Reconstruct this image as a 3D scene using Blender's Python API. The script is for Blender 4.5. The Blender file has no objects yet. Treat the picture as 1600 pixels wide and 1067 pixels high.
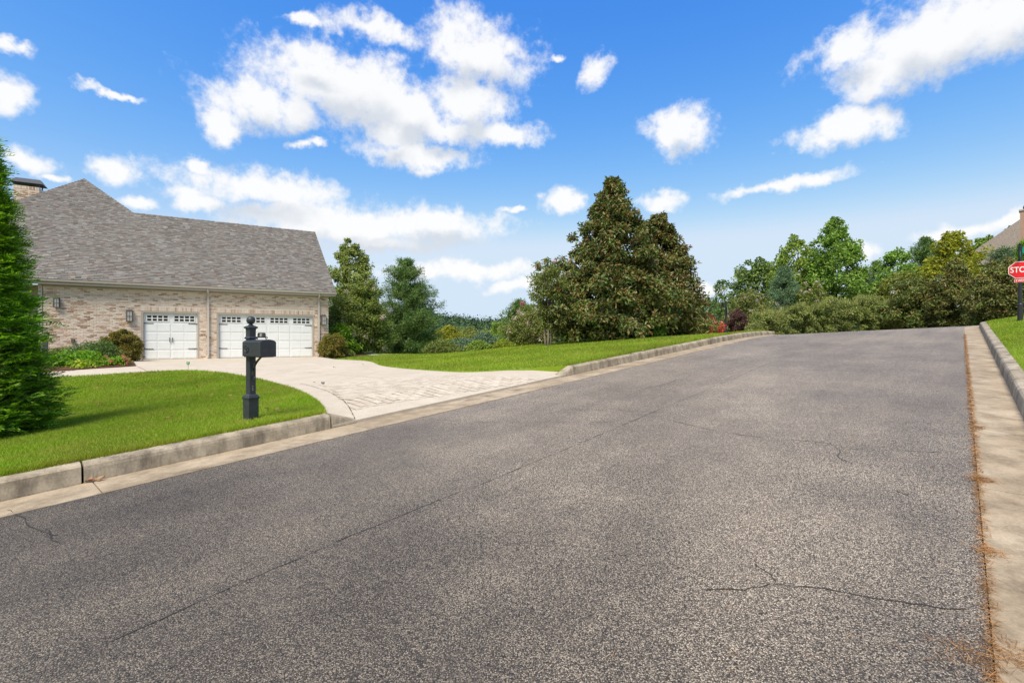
import bpy, math, random
import numpy as np
from mathutils import Vector, Matrix
from mathutils.geometry import delaunay_2d_cdt

scene = bpy.context.scene
COL = scene.collection
R = math.radians
F = 760.0          # focal length in photo pixels (photo is 1600 px wide)
CX, CY = 800.0, 531.0
EYE = 1.6

# ------------------------------------------------------------------ camera
cd = bpy.data.cameras.new('camera')
cd.sensor_width = 36.0
cd.lens = F / 1600.0 * 36.0
cd.shift_y = -(533.5 - CY) / 1600.0
cd.clip_start = 0.05
cd.clip_end = 8000
cam = bpy.data.objects.new('camera', cd)
COL.objects.link(cam)
cam.location = (0, 0, EYE)
cam.rotation_euler = (R(90), 0, 0)
scene.camera = cam

# ------------------------------------------------------------------ light
SUN_EL, SUN_AZ = 56.0, -158.0      # azimuth measured from +Y towards +X: behind and to the left
EXPOSURE = 0.8
SKY_STRENGTH = 0.12
sl = bpy.data.lights.new('sun', 'SUN')
sl.energy = 3.6
sl.angle = R(28)
sl.color = (1.0, 0.905, 0.755)
sun = bpy.data.objects.new('sun', sl)
COL.objects.link(sun)
sd = Vector((math.cos(R(SUN_EL)) * math.sin(R(SUN_AZ)), math.cos(R(SUN_EL)) * math.cos(R(SUN_AZ)), math.sin(R(SUN_EL))))
sun.rotation_euler = sd.to_track_quat('Z', 'Y').to_euler()
sun.location = (-20, -20, 40)

vs = scene.view_settings
vs.view_transform = 'Standard'
vs.look = 'None'
vs.gamma = 1.0
vs.exposure = EXPOSURE
vs.use_curve_mapping = False
scene.cycles.max_bounces = 6
scene.cycles.diffuse_bounces = 3
scene.cycles.glossy_bounces = 2
scene.cycles.transmission_bounces = 3
scene.cycles.transparent_max_bounces = 6
scene.cycles.use_denoising = True

# ------------------------------------------------------------------ sky with clouds
world = bpy.data.worlds.new('World')
scene.world = world
world.use_nodes = True


def build_sky():
    nt = world.node_tree
    N, L = nt.nodes, nt.links
    N.clear()
    out = N.new('ShaderNodeOutputWorld')
    bg = N.new('ShaderNodeBackground')
    bg.inputs['Strength'].default_value = SKY_STRENGTH
    L.new(bg.outputs[0], out.inputs[0])
    sky = N.new('ShaderNodeTexSky')
    sky.sky_type = 'NISHITA'
    sky.sun_disc = False
    sky.sun_elevation = R(SUN_EL)
    sky.sun_rotation = R(SUN_AZ)
    sky.altitude = 250
    sky.air_density = 1.0
    sky.dust_density = 0.6
    sky.ozone_density = 2.5
    tc = N.new('ShaderNodeTexCoord')
    D = tc.outputs['Generated']

    def math_(op, a, b=None, c=None, clamp=False):
        n = N.new('ShaderNodeMath'); n.operation = op; n.use_clamp = clamp
        for i, v in enumerate((a, b, c)):
            if v is None: continue
            if isinstance(v, (int, float)): n.inputs[i].default_value = v
            else: L.new(v, n.inputs[i])
        return n.outputs[0]

    def vmath(op, a, b=None, c=None):
        n = N.new('ShaderNodeVectorMath'); n.operation = op
        for i, v in enumerate((a, b, c)):
            if v is None: continue
            if isinstance(v, (tuple, list)): n.inputs[i].default_value = v
            else: L.new(v, n.inputs[i])
        return n.outputs['Value'] if op in ('LENGTH', 'DOT_PRODUCT') else n.outputs['Vector']

    def noise(scale, detail, rough, off):
        n = N.new('ShaderNodeTexNoise')
        n.inputs['Scale'].default_value = scale
        n.inputs['Detail'].default_value = detail
        n.inputs['Roughness'].default_value = rough
        L.new(vmath('ADD', D, (off, off * .7, off * .3)), n.inputs['Vector'])
        return n

    # warped direction so that cloud outlines billow
    w1 = noise(5.0, 3, .55, 3.1)
    warp = vmath('MULTIPLY', vmath('SUBTRACT', w1.outputs['Color'], (.5, .5, .5)), (.11, .11, .05))
    w2 = noise(19.0, 4, .6, 7.7)
    warp2 = vmath('MULTIPLY', vmath('SUBTRACT', w2.outputs['Color'], (.5, .5, .5)), (.06, .06, .045))
    Dw = vmath('ADD', vmath('ADD', D, warp), warp2)
    sep = N.new('ShaderNodeSeparateXYZ'); L.new(Dw, sep.inputs[0])
    az = math_('ARCTAN2', sep.outputs[0], sep.outputs[1])
    el = math_('ARCSINE', math_('MINIMUM', math_('MAXIMUM', sep.outputs[2], -.999), .999))
    comb = N.new('ShaderNodeCombineXYZ'); L.new(az, comb.inputs[0]); L.new(el, comb.inputs[1])
    P = comb.outputs[0]
    # the same position read a little higher up: where cloud lies above, the base is in shade
    P_up = vmath('ADD', P, (-0.012, .042, 0))

    # cloud lobes: centre and half size in the photograph turned into azimuth / elevation
    px = [(530, 142, 160, 66), (405, 165, 95, 46), (335, 195, 36, 28), (625, 165, 70, 50), (480, 92, 70, 30),
          (590, 55, 80, 26), (740, 80, 88, 58), (728, 160, 66, 48), (795, 205, 60, 19), (690, 195, 95, 27),
          (600, 205, 66, 28), (640, 241, 105, 23),
          (410, 295, 140, 30), (320, 312, 64, 20), (570, 352, 205, 34), (670, 347, 115, 27), (450, 338, 90, 22), (600, 381, 75, 14),
          (735, 422, 120, 14), (812, 447, 45, 10), (660, 428, 60, 12),
          (172, 262, 46, 24), (45, 256, 48, 24), (300, 256, 30, 12), (475, 233, 24, 10), (22, 152, 56, 32), (18, 76, 36, 12),
          (215, 317, 34, 13), (82, 282, 24, 8), (160, 150, 36, 7), (482, 37, 42, 11),
          (935, 103, 31, 30), (878, 317, 38, 18), (1025, 310, 46, 18), (1072, 205, 52, 36), (1235, 287, 110, 12), (1320, 200, 80, 32),
          (1440, 60, 170, 66), (1370, 112, 85, 46), (1565, 25, 120, 60), (1310, 76, 60, 36),
          (1510, 360, 85, 17), (1592, 346, 36, 14), (1358, 392, 26, 15), (1100, 455, 36, 12), (795, 328, 18, 6), (865, 76, 14, 8)]
    lobes = []
    for (x, y, hw, hh) in px:
        a = math.atan((x - CX) / F)
        ra = (math.atan((x + hw - CX) / F) - math.atan((x - hw - CX) / F)) / 2
        rr = math.hypot(F, x - CX)
        e = math.atan((CY - y) / rr)
        re = (math.atan((CY - y + hh) / rr) - math.atan((CY - y - hh) / rr)) / 2
        lobes.append((a, e, ra, re))
    rg = random.Random(5)               # the same kind of sky goes on around and overhead
    for k in range(11):
        a = rg.uniform(R(62), R(298))
        if a > math.pi: a -= 2 * math.pi
        e = rg.uniform(.1, .85)
        b = rg.uniform(.14, .3)
        lobes.append((a, e, b, b * rg.uniform(.28, .5)))
        lobes.append((a + b * .7, e + b * .1, b * .6, b * .3))
    for k in range(4):
        lobes.append((rg.uniform(-.8, .8), rg.uniform(.9, 1.25), rg.uniform(.2, .4), rg.uniform(.07, .12)))

    def field(p, subset):
        acc = None
        for (a, e, ra, re) in subset:
            v = vmath('MULTIPLY_ADD', p, (1 / ra, 1 / re, 0), (-a / ra, -e / re, 0))
            d = vmath('LENGTH', v)
            if acc is None: acc = d
            else:
                n = N.new('ShaderNodeMath'); n.operation = 'SMOOTH_MIN'; n.inputs[2].default_value = .25
                L.new(acc, n.inputs[0]); L.new(d, n.inputs[1]); acc = n.outputs[0]
        return math_('SUBTRACT', 1.0, acc)
    dens = field(P, lobes)
    big = [l for l in lobes if l[3] > .025 and abs(l[0]) < 1.0 and l[1] < .75]
    above = field(P_up, big)
    n1 = noise(13.0, 8, .62, 11.0)
    n2 = noise(55.0, 7, .62, 2.0)
    fb = math_('ADD', math_('MULTIPLY', math_('SUBTRACT', n1.outputs[0], .5), 2.0), math_('MULTIPLY', math_('SUBTRACT', n2.outputs[0], .5), 1.0))
    dd = math_('ADD', math_('MAXIMUM', dens, -1.2), fb)
    mr = N.new('ShaderNodeMapRange'); mr.interpolation_type = 'SMOOTHSTEP'
    L.new(dd, mr.inputs['Value'])
    mr.inputs['From Min'].default_value = -.3
    mr.inputs['From Max'].default_value = .6
    mask = mr.outputs[0]
    # shading of the cloud body
    sh = N.new('ShaderNodeMapRange'); sh.interpolation_type = 'SMOOTHSTEP'
    L.new(math_('ADD', math_('SUBTRACT', above, math_('MULTIPLY', dens, .35)), math_('MULTIPLY', fb, .22)), sh.inputs['Value'])
    sh.inputs['From Min'].default_value = .05
    sh.inputs['From Max'].default_value = .75
    cc = N.new('ShaderNodeMixRGB')
    L.new(sh.outputs[0], cc.inputs[0])
    k = 1.0 / (SKY_STRENGTH * 2 ** EXPOSURE)
    cc.inputs[1].default_value = (1.0 * k, 1.0 * k, 1.0 * k, 1)
    cc.inputs[2].default_value = (.70 * k, .745 * k, .81 * k, 1)
    # clear air
    hs = N.new('ShaderNodeHueSaturation')
    hs.inputs['Saturation'].default_value = 1.12
    hs.inputs['Value'].default_value = 1.12
    hs.inputs['Hue'].default_value = .489
    L.new(sky.outputs[0], hs.inputs['Color'])
    # the photograph's deep, clear blue: one tone curve per channel over the whole sky
    sc_ = N.new('ShaderNodeSeparateColor'); L.new(hs.outputs[0], sc_.inputs[0])
    cb_ = N.new('ShaderNodeCombineColor')
    for i_, (ga, gp, gm) in enumerate(((2.75, 1.98, .66), (.885, 1.10, .80), (.965, .35, .95))):
        v_ = math_('POWER', math_('MULTIPLY', sc_.outputs[i_], 1.0 / k), gp)
        L.new(math_('SMOOTH_MIN', math_('MULTIPLY', v_, ga * k), gm * k, .15 * k), cb_.inputs[i_])
    mix = N.new('ShaderNodeMixRGB')
    L.new(math_('MULTIPLY', mask, .97), mix.inputs[0])
    L.new(cb_.outputs[0], mix.inputs[1])
    L.new(cc.outputs[0], mix.inputs[2])
    L.new(mix.outputs[0], bg.inputs['Color'])


build_sky()
world.cycles.sampling_method = 'MANUAL'
world.cycles.sample_map_resolution = 512

# ------------------------------------------------------------------ frames of reference
# s runs up the road, t to its right; origin under the camera
RC, RS = 0.678, 0.735


def st(x, y):
    return RC * x + RS * y, RS * x - RC * y


def xy(s, t):
    return RC * s + RS * t, RS * s - RC * t


def sstep(a, b, v):
    u = np.clip((np.asarray(v, float) - a) / (b - a), 0, 1)
    return u * u * (3 - 2 * u)


HC = np.array((-10.9, 28.9)); HZ = 0.62            # right front corner of the garage, floor height
WD = np.array((0.86, 0.51)); WD = WD / np.linalg.norm(WD)
BD = np.array((-WD[1], WD[0]))


def house_xy(a, b):
    p = HC + WD * a + BD * b
    return float(p[0]), float(p[1])


SL = 0.077


def road_z(s, t):
    s = np.asarray(s, float); t = np.asarray(t, float)
    s0 = 25 + .8 * np.clip(t, -7.2, 3.0)
    u = np.clip(s - s0, 0, 9.0)
    z = SL * np.minimum(s, s0) + SL * u - SL * u * u / 18.0
    z = z + 0.05 * np.clip(s - 41, 0, 25) * sstep(-14, -2, t)
    return z


def pad_w(x, y):
    q = -((x - HC[0]) * BD[0] + (y - HC[1]) * BD[1])
    return 1 - sstep(4, 15, q)


def lawn_z(x, y):
    x = np.asarray(x, float); y = np.asarray(y, float)
    s, t = st(x, y)
    left = road_z(s, t) + .2 - .05 * np.clip(-7.2 - t, 0, 26)
    w = pad_w(x, y) * sstep(2, -8, x)
    left = left * (1 - w) + HZ * w
    right = road_z(s, t) + .2 + .12 * np.clip(t - .85, 0, 3.2) + .01 * np.clip(t - 4, 0, 30)
    z = np.where(t < -3, left, right)
    drop = 11 * sstep(0, 62, y - 31 - .12 * np.clip(-x, 0, 30)) * sstep(14, 3, x)
    return z - drop


def drive_z(x, y):
    s, t = st(np.asarray(x, float), np.asarray(y, float))
    z = lawn_z(x, y) - .015
    return z - .15 * (1 - sstep(-.05, 1.5, -6.99 - t))


def terrain_z(x, y):
    x = np.asarray(x, float); y = np.asarray(y, float)
    s, t = st(x, y)
    r = np.hypot(x, y)
    z = np.where((t > -7.2) & (t < .85), road_z(s, t), lawn_z(x, y)) - .35
    az = np.arctan2(x, y)
    hill = 44 + 7 * np.sin(az * 9 + 1) + 5 * np.sin(az * 23) - 20 * sstep(-.2, .06, az) * sstep(.9, .3, az)
    far = sstep(130, 620, r)
    base = np.where(r > 150, -9.0, z)
    z = z * (1 - sstep(90, 150, r)) + base * sstep(90, 150, r)
    z = z + hill * far * .72
    return z


def hit(px, py, zf, y0=1.2, y1=90.0):
    """first point of the surface zf seen along the ray through a photo pixel"""
    dx, dz = (px - CX) / F, (CY - py) / F
    ys = np.geomspace(y0, y1, 900)
    g = EYE + dz * ys - zf(dx * ys, ys)
    k = np.argmax(g < 0)
    if g[k] >= 0: return dx * y1, y1
    a, b = ys[max(k - 1, 0)], ys[k]
    for _ in range(30):
        m = (a + b) / 2
        if EYE + dz * m - float(zf(dx * m, m)) < 0: b = m
        else: a = m
    return dx * b, b


def rz_xy(x, y):
    s, t = st(np.asarray(x, float), np.asarray(y, float))
    return road_z(s, t)


# ------------------------------------------------------------------ object helpers
def tag(o, label=None, cat=None, group=None, kind=None):
    if label: o['label'] = label
    if cat: o['category'] = cat
    if group: o['group'] = group
    if kind: o['kind'] = kind
    return o


def empty(name, loc=(0, 0, 0), rz=0.0):
    o = bpy.data.objects.new(name, None)
    o.empty_display_size = .2
    COL.objects.link(o)
    o.location = loc
    o.rotation_euler = (0, 0, rz)
    return o


def link(name, me, mat=None, parent=None):
    o = bpy.data.objects.new(name, me)
    COL.objects.link(o)
    if mat is not None and len(me.materials) == 0:
        me.materials.append(mat)
    if parent is not None:
        o.parent = parent
    return o


def np_mesh(name, verts, faces_flat, nper, smooth=False):
    """verts (n,3); faces as flat index array with nper corners each"""
    me = bpy.data.meshes.new(name)
    verts = np.asarray(verts, np.float32)
    faces_flat = np.asarray(faces_flat, np.int32).ravel()
    nf = len(faces_flat) // nper
    me.vertices.add(len(verts)); me.vertices.foreach_set('co', verts.ravel())
    me.loops.add(len(faces_flat)); me.loops.foreach_set('vertex_index', faces_flat)
    me.polygons.add(nf)
    me.polygons.foreach_set('loop_start', np.arange(nf, dtype=np.int32) * nper)
    me.polygons.foreach_set('loop_total', np.full(nf, nper, np.int32))
    me.polygons.foreach_set('use_smooth', np.full(nf, smooth, bool))
    me.update()
    me.validate()
    return me


class MB:
    """collects simple shapes into one mesh"""
    def __init__(self):
        self.v = []; self.f = []

    def add(self, vs, fs):
        n = len(self.v)
        self.v += [tuple(p) for p in vs]
        self.f += [tuple(i + n for i in f) for f in fs]
        return self

    def box(self, c, d, rz=0.0, taper=1.0):
        hx, hy, hz = d[0] / 2, d[1] / 2, d[2] / 2
        cs, sn = math.cos(rz), math.sin(rz)
        vs = []
        for z, k in ((-hz, 1), (hz, taper)):
            for x, y in ((-hx, -hy), (hx, -hy), (hx, hy), (-hx, hy)):
                x, y = x * k, y * k
                vs.append((c[0] + x * cs - y * sn, c[1] + x * sn + y * cs, c[2] + z))
        return self.add(vs, [(3, 2, 1, 0), (4, 5, 6, 7), (0, 1, 5, 4), (1, 2, 6, 5), (2, 3, 7, 6), (3, 0, 4, 7)])

    def bbox(self, x0, x1, y0, y1, z0, z1):
        return self.box(((x0 + x1) / 2, (y0 + y1) / 2, (z0 + z1) / 2), (x1 - x0, y1 - y0, z1 - z0))

    def lathe(self, prof, n=16, c=(0, 0), phase=0.0):
        vs = []; fs = []
        for r, z in prof:
            for k in range(n):
                a = 2 * math.pi * k / n + phase
                vs.append((c[0] + r * math.cos(a), c[1] + r * math.sin(a), z))
        for i in range(len(prof) - 1):
            for k in range(n):
                k2 = (k + 1) % n
                fs.append((i * n + k, i * n + k2, (i + 1) * n + k2, (i + 1) * n + k))
        fs.append(tuple(reversed(range(n))))
        fs.append(tuple(range((len(prof) - 1) * n, len(prof) * n)))
        return self.add(vs, fs)

    def tube(self, pts, rad, n=8):
        pts = [Vector(p) for p in pts]
        if not isinstance(rad, (list, tuple)): rad = [rad] * len(pts)
        vs = []; fs = []
        up = Vector((0, 0, 1))
        for i, p in enumerate(pts):
            d = (pts[min(i + 1, len(pts) - 1)] - pts[max(i - 1, 0)]).normalized()
            ref = up if abs(d.z) < .9 else Vector((1, 0, 0))
            a = d.cross(ref).normalized(); b = d.cross(a)
            for k in range(n):
                th = 2 * math.pi * k / n
                vs.append(p + a * (rad[i] * math.cos(th)) + b * (rad[i] * math.sin(th)))
        for i in range(len(pts) - 1):
            for k in range(n):
                k2 = (k + 1) % n
                fs.append((i * n + k, (i + 1) * n + k, (i + 1) * n + k2, i * n + k2))
        fs.append(tuple(range(n))); fs.append(tuple(reversed(range((len(pts) - 1) * n, len(pts) * n))))
        return self.add(vs, fs)

    def prism(self, poly, y0, y1, axis='y'):
        """polygon in (x,z) pushed along y, or in (x,y) pushed along z, or (y,z) along x"""
        n = len(poly)
        def p(u, v, w):
            return {'y': (u, w, v), 'z': (u, v, w), 'x': (w, u, v)}[axis]
        vs = [p(u, v, y0) for u, v in poly] + [p(u, v, y1) for u, v in poly]
        fs = [tuple(range(n)), tuple(reversed(range(n, 2 * n)))]
        fs += [(i, i + n, (i + 1) % n + n, (i + 1) % n) for i in range(n)]
        return self.add(vs, fs)

    def mesh(self, name, smooth=False):
        me = bpy.data.meshes.new(name)
        me.from_pydata(self.v, [], self.f)
        if smooth:
            me.polygons.foreach_set('use_smooth', np.ones(len(me.polygons), bool))
        me.update()
        return me

    def build(self, name, mat, parent=None, smooth=False, bevel=0.0, fix=True):
        me = self.mesh(name, smooth)
        if fix:
            import bmesh
            bm = bmesh.new(); bm.from_mesh(me)
            bmesh.ops.recalc_face_normals(bm, faces=bm.faces)
            bm.to_mesh(me); bm.free()
        o = link(name, me, mat, parent)
        if bevel:
            m = o.modifiers.new('bevel', 'BEVEL'); m.width = bevel; m.segments = 2; m.limit_method = 'ANGLE'; m.angle_limit = R(40)
        return o


# ------------------------------------------------------------------ materials
def new_mat(name):
    m = bpy.data.materials.new(name); m.use_nodes = True
    nt = m.node_tree
    return m, nt, nt.nodes, nt.links, nt.nodes['Principled BSDF']


def ramp(N, stops, interp='LINEAR'):
    r = N.new('ShaderNodeValToRGB')
    r.color_ramp.interpolation = interp
    e = r.color_ramp.elements
    while len(e) < len(stops): e.new(.5)
    for i, (p, c) in enumerate(stops):
        e[i].position = p; e[i].color = (c[0], c[1], c[2], 1)
    return r


def tex_noise(N, L, vec, scale, detail=4, rough=.55):
    n = N.new('ShaderNodeTexNoise')
    n.inputs['Scale'].default_value = scale; n.inputs['Detail'].default_value = detail; n.inputs['Roughness'].default_value = rough
    if vec is not None: L.new(vec, n.inputs['Vector'])
    return n


def mixc(N, L, fac, a, b, mode='MIX'):
    m = N.new('ShaderNodeMixRGB'); m.blend_type = mode
    for i, v in enumerate((fac, a, b)):
        if isinstance(v, (int, float)): m.inputs[i].default_value = v
        elif isinstance(v, tuple): m.inputs[i].default_value = (v[0], v[1], v[2], 1)
        else: L.new(v, m.inputs[i])
    return m.outputs[0]


def bump(N, L, h, strength, dist, b):
    n = N.new('ShaderNodeBump'); n.inputs['Strength'].default_value = strength; n.inputs['Distance'].default_value = dist
    L.new(h, n.inputs['Height']); L.new(n.outputs[0], b.inputs['Normal'])


def simple(name, col, rough=.6, var=.15, scale=6.0, metal=0.0, bumpk=0.0, spec=.4):
    m, nt, N, L, b = new_mat(name)
    g = N.new('ShaderNodeTexCoord')
    n = tex_noise(N, L, g.outputs['Object'], scale, 6)
    lo = tuple(c * (1 - var) for c in col); hi = tuple(min(1, c * (1 + var)) for c in col)
    r = ramp(N, [(.3, lo), (.7, hi)])
    L.new(n.outputs[0], r.inputs[0]); L.new(r.outputs[0], b.inputs['Base Color'])
    b.inputs['Roughness'].default_value = rough; b.inputs['Metallic'].default_value = metal
    b.inputs['Specular IOR Level'].default_value = spec
    if bumpk: bump(N, L, n.outputs[0], bumpk, .01, b)
    return m


def leaf_mat(name, cols, trans=.35, rough=.5, clump=.6, spec=.3, patch=None):
    m, nt, N, L, b = new_mat(name)
    g = N.new('ShaderNodeNewGeometry')
    oi = N.new('ShaderNodeObjectInfo')
    r = ramp(N, [(i / max(1, len(cols) - 1), c) for i, c in enumerate(cols)])
    L.new(g.outputs['Random Per Island'], r.inputs[0])
    tc = N.new('ShaderNodeTexCoord')
    n = tex_noise(N, L, tc.outputs['Object'], clump, 3)
    mr = N.new('ShaderNodeMapRange'); L.new(n.outputs[0], mr.inputs[0])
    mr.inputs[1].default_value = .3; mr.inputs[2].default_value = .7; mr.inputs[3].default_value = .75; mr.inputs[4].default_value = 1.3
    hs = N.new('ShaderNodeHueSaturation')
    base_ = r.outputs[0]
    if patch:
        np_ = tex_noise(N, L, tc.outputs['Object'], 1.1, 6, .7)
        rp = ramp(N, [(.44, (0, 0, 0)), (.70, (.75, .75, .75))]); L.new(np_.outputs[0], rp.inputs[0])
        base_ = mixc(N, L, rp.outputs[0], base_, patch)
    L.new(mr.outputs[0], hs.inputs['Value']); L.new(base_, hs.inputs['Color'])
    mr2 = N.new('ShaderNodeMapRange'); L.new(oi.outputs['Random'], mr2.inputs[0])
    mr2.inputs[3].default_value = .485; mr2.inputs[4].default_value = .515
    L.new(mr2.outputs[0], hs.inputs['Hue'])
    L.new(hs.outputs[0], b.inputs['Base Color'])
    b.inputs['Roughness'].default_value = rough
    b.inputs['Specular IOR Level'].default_value = spec
    t = N.new('ShaderNodeBsdfTranslucent')
    hs2 = N.new('ShaderNodeHueSaturation'); hs2.inputs['Saturation'].default_value = 1.1; hs2.inputs['Value'].default_value = 1.25
    L.new(hs.outputs[0], hs2.inputs['Color']); L.new(hs2.outputs[0], t.inputs['Color'])
    ms = N.new('ShaderNodeMixShader'); ms.inputs[0].default_value = trans
    L.new(b.outputs[0], ms.inputs[1]); L.new(t.outputs[0], ms.inputs[2])
    L.new(ms.outputs[0], N['Material Output'].inputs['Surface'])
    return m


def mat_asphalt():
    m, nt, N, L, b = new_mat('asphalt')
    tc = N.new('ShaderNodeTexCoord'); P = tc.outputs['Object']
    v = N.new('ShaderNodeTexVoronoi'); v.inputs['Scale'].default_value = 150; L.new(P, v.inputs['Vector'])
    sx = N.new('ShaderNodeSeparateColor'); L.new(v.outputs['Color'], sx.inputs[0])
    stones = ramp(N, [(0, (.105, .087, .064)), (.35, (.21, .178, .134)), (.62, (.36, .308, .235)), (.85, (.56, .485, .375)), (1, (.78, .685, .54))])
    L.new(sx.outputs[0], stones.inputs[0])
    gap = ramp(N, [(.0, (1, 1, 1)), (.36, (.95, .95, .95)), (.70, (.15, .14, .13))])
    L.new(v.outputs['Distance'], gap.inputs[0])
    c = mixc(N, L, 1.0, stones.outputs[0], gap.outputs[0], 'MULTIPLY')
    big = tex_noise(N, L, P, .32, 4, .6)
    mid = tex_noise(N, L, P, 1.7, 5, .65)
    br = ramp(N, [(.32, (.76, .74, .735)), (.5, (1.0, .99, .98)), (.7, (1.24, 1.22, 1.19))])
    L.new(big.outputs[0], br.inputs[0])
    c = mixc(N, L, 1.0, c, br.outputs[0], 'MULTIPLY')
    mrr = ramp(N, [(.3, (.86, .85, .85)), (.7, (1.14, 1.13, 1.12))])
    L.new(mid.outputs[0], mrr.inputs[0])
    c = mixc(N, L, 1.0, c, mrr.outputs[0], 'MULTIPLY')
    # the lower stretch is darkened, easing to full colour up the road; its edge wanders
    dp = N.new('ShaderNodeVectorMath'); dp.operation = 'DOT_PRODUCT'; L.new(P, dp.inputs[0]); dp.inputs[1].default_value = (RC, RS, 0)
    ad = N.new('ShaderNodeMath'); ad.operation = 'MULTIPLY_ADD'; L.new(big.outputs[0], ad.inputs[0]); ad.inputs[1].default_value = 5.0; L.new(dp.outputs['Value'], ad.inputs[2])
    uphill_mix = N.new('ShaderNodeMapRange'); uphill_mix.interpolation_type = 'SMOOTHSTEP'; L.new(ad.outputs[0], uphill_mix.inputs[0])
    uphill_mix.inputs[1].default_value = 2.9; uphill_mix.inputs[2].default_value = 8.0
    c = mixc(N, L, uphill_mix.outputs[0], mixc(N, L, 1.0, c, (.44, .435, .43), 'MULTIPLY'), c)
    # long faint streaks of wear that follow the traffic
    mp = N.new('ShaderNodeMapping'); L.new(P, mp.inputs[0]); mp.vector_type = 'TEXTURE'; mp.inputs['Rotation'].default_value = (0, 0, math.atan2(RS, RC)); mp.inputs['Scale'].default_value = (9.0, 1.0, 1.0)
    trk = tex_noise(N, L, mp.outputs[0], 1.3, 4, .6)
    tr_ = ramp(N, [(.34, (.82, .815, .81)), (.66, (1.16, 1.155, 1.14))]); L.new(trk.outputs[0], tr_.inputs[0])
    c = mixc(N, L, 1.0, c, tr_.outputs[0], 'MULTIPLY')
    dirt = tex_noise(N, L, P, .8, 6, .7)
    dr = ramp(N, [(.52, (0, 0, 0)), (.75, (.35, .35, .35))]); L.new(dirt.outputs[0], dr.inputs[0])
    c = mixc(N, L, dr.outputs[0], c, (.17, .135, .105))
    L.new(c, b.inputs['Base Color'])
    b.inputs['Roughness'].default_value = .62
    b.inputs['Specular IOR Level'].default_value = .5
    inv = N.new('ShaderNodeMath'); inv.operation = 'SUBTRACT'; inv.inputs[0].default_value = 1
    L.new(v.outputs['Distance'], inv.inputs[1])
    bump(N, L, inv.outputs[0], .7, .006, b)
    return m


def mat_concrete(name, c0, c1, stain, grain=60, stain_amt=.8, streak=0.0):
    m, nt, N, L, b = new_mat(name)
    tc = N.new('ShaderNodeTexCoord'); P = tc.outputs['Object']
    n1 = tex_noise(N, L, P, 1.1, 6, .65)
    r1 = ramp(N, [(.3, c0), (.7, c1)]); L.new(n1.outputs[0], r1.inputs[0])
    n2 = tex_noise(N, L, P, 2.6, 8, .7)
    r2 = ramp(N, [(.42, (0, 0, 0)), (.72, (stain_amt,) * 3)]); L.new(n2.outputs[0], r2.inputs[0])
    c = mixc(N, L, r2.outputs[0], r1.outputs[0], stain)
    if streak:
        mp = N.new('ShaderNodeMapping'); L.new(P, mp.inputs[0]); mp.inputs['Scale'].default_value = (5, 5, .9)
        n4 = tex_noise(N, L, mp.outputs[0], 1.0, 7, .7)
        r4 = ramp(N, [(.45, (1, 1, 1)), (.62, (1 - streak, 1 - streak, 1 - streak * .95))]); L.new(n4.outputs[0], r4.inputs[0])
        c = mixc(N, L, 1.0, c, r4.outputs[0], 'MULTIPLY')
    n3 = tex_noise(N, L, P, grain, 4, .7)
    r3 = ramp(N, [(.3, (.82, .82, .82)), (.7, (1.13, 1.13, 1.13))]); L.new(n3.outputs[0], r3.inputs[0])
    c = mixc(N, L, 1.0, c, r3.outputs[0], 'MULTIPLY')
    L.new(c, b.inputs['Base Color'])
    b.inputs['Roughness'].default_value = .85
    b.inputs['Specular IOR Level'].default_value = .25
    bump(N, L, n3.outputs[0], .35, .004, b)
    return m


def mat_pieces(name, stops, rough=.85, grain=30, grain_amt=.2, interp='LINEAR', patch=0.0):
    """colour picked per piece: per loose island in a joined mesh, per object for single pieces"""
    m, nt, N, L, b = new_mat(name)
    g = N.new('ShaderNodeNewGeometry'); oi = N.new('ShaderNodeObjectInfo')
    a = N.new('ShaderNodeMath'); a.operation = 'ADD'
    L.new(g.outputs['Random Per Island'], a.inputs[0]); L.new(oi.outputs['Random'], a.inputs[1])
    f = N.new('ShaderNodeMath'); f.operation = 'FRACT'; L.new(a.outputs[0], f.inputs[0])
    r = ramp(N, stops, interp); L.new(f.outputs[0], r.inputs[0])
    n = tex_noise(N, L, g.outputs['Position'], grain, 5, .65)
    r3 = ramp(N, [(.3, (1 - grain_amt,) * 3), (.7, (1 + grain_amt,) * 3)]); L.new(n.outputs[0], r3.inputs[0])
    c = mixc(N, L, 1.0, r.outputs[0], r3.outputs[0], 'MULTIPLY')
    if patch:
        n2 = tex_noise(N, L, g.outputs['Position'], .55, 4, .6)
        r4 = ramp(N, [(.3, (1 - patch,) * 3), (.7, (1 + patch,) * 3)]); L.new(n2.outputs[0], r4.inputs[0])
        c = mixc(N, L, 1.0, c, r4.outputs[0], 'MULTIPLY')
    L.new(c, b.inputs['Base Color'])
    b.inputs['Roughness'].default_value = rough
    b.inputs['Specular IOR Level'].default_value = .25
    bump(N, L, n.outputs[0], .3, .004, b)
    return m


def mat_soil(name, c0, c1, scale=20, bk=.8):
    m, nt, N, L, b = new_mat(name)
    tc = N.new('ShaderNodeTexCoord'); P = tc.outputs['Object']
    n1 = tex_noise(N, L, P, scale, 8, .7)
    r1 = ramp(N, [(.3, c0), (.7, c1)]); L.new(n1.outputs[0], r1.inputs[0])
    n2 = tex_noise(N, L, P, .5, 4, .6)
    r2 = ramp(N, [(.3, (.8, .85, .8)), (.7, (1.2, 1.12, 1.15))]); L.new(n2.outputs[0], r2.inputs[0])
    L.new(mixc(N, L, 1.0, r1.outputs[0], r2.outputs[0], 'MULTIPLY'), b.inputs['Base Color'])
    b.inputs['Roughness'].default_value = .95; b.inputs['Specular IOR Level'].default_value = .1
    bump(N, L, n1.outputs[0], bk, .02, b)
    return m


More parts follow.
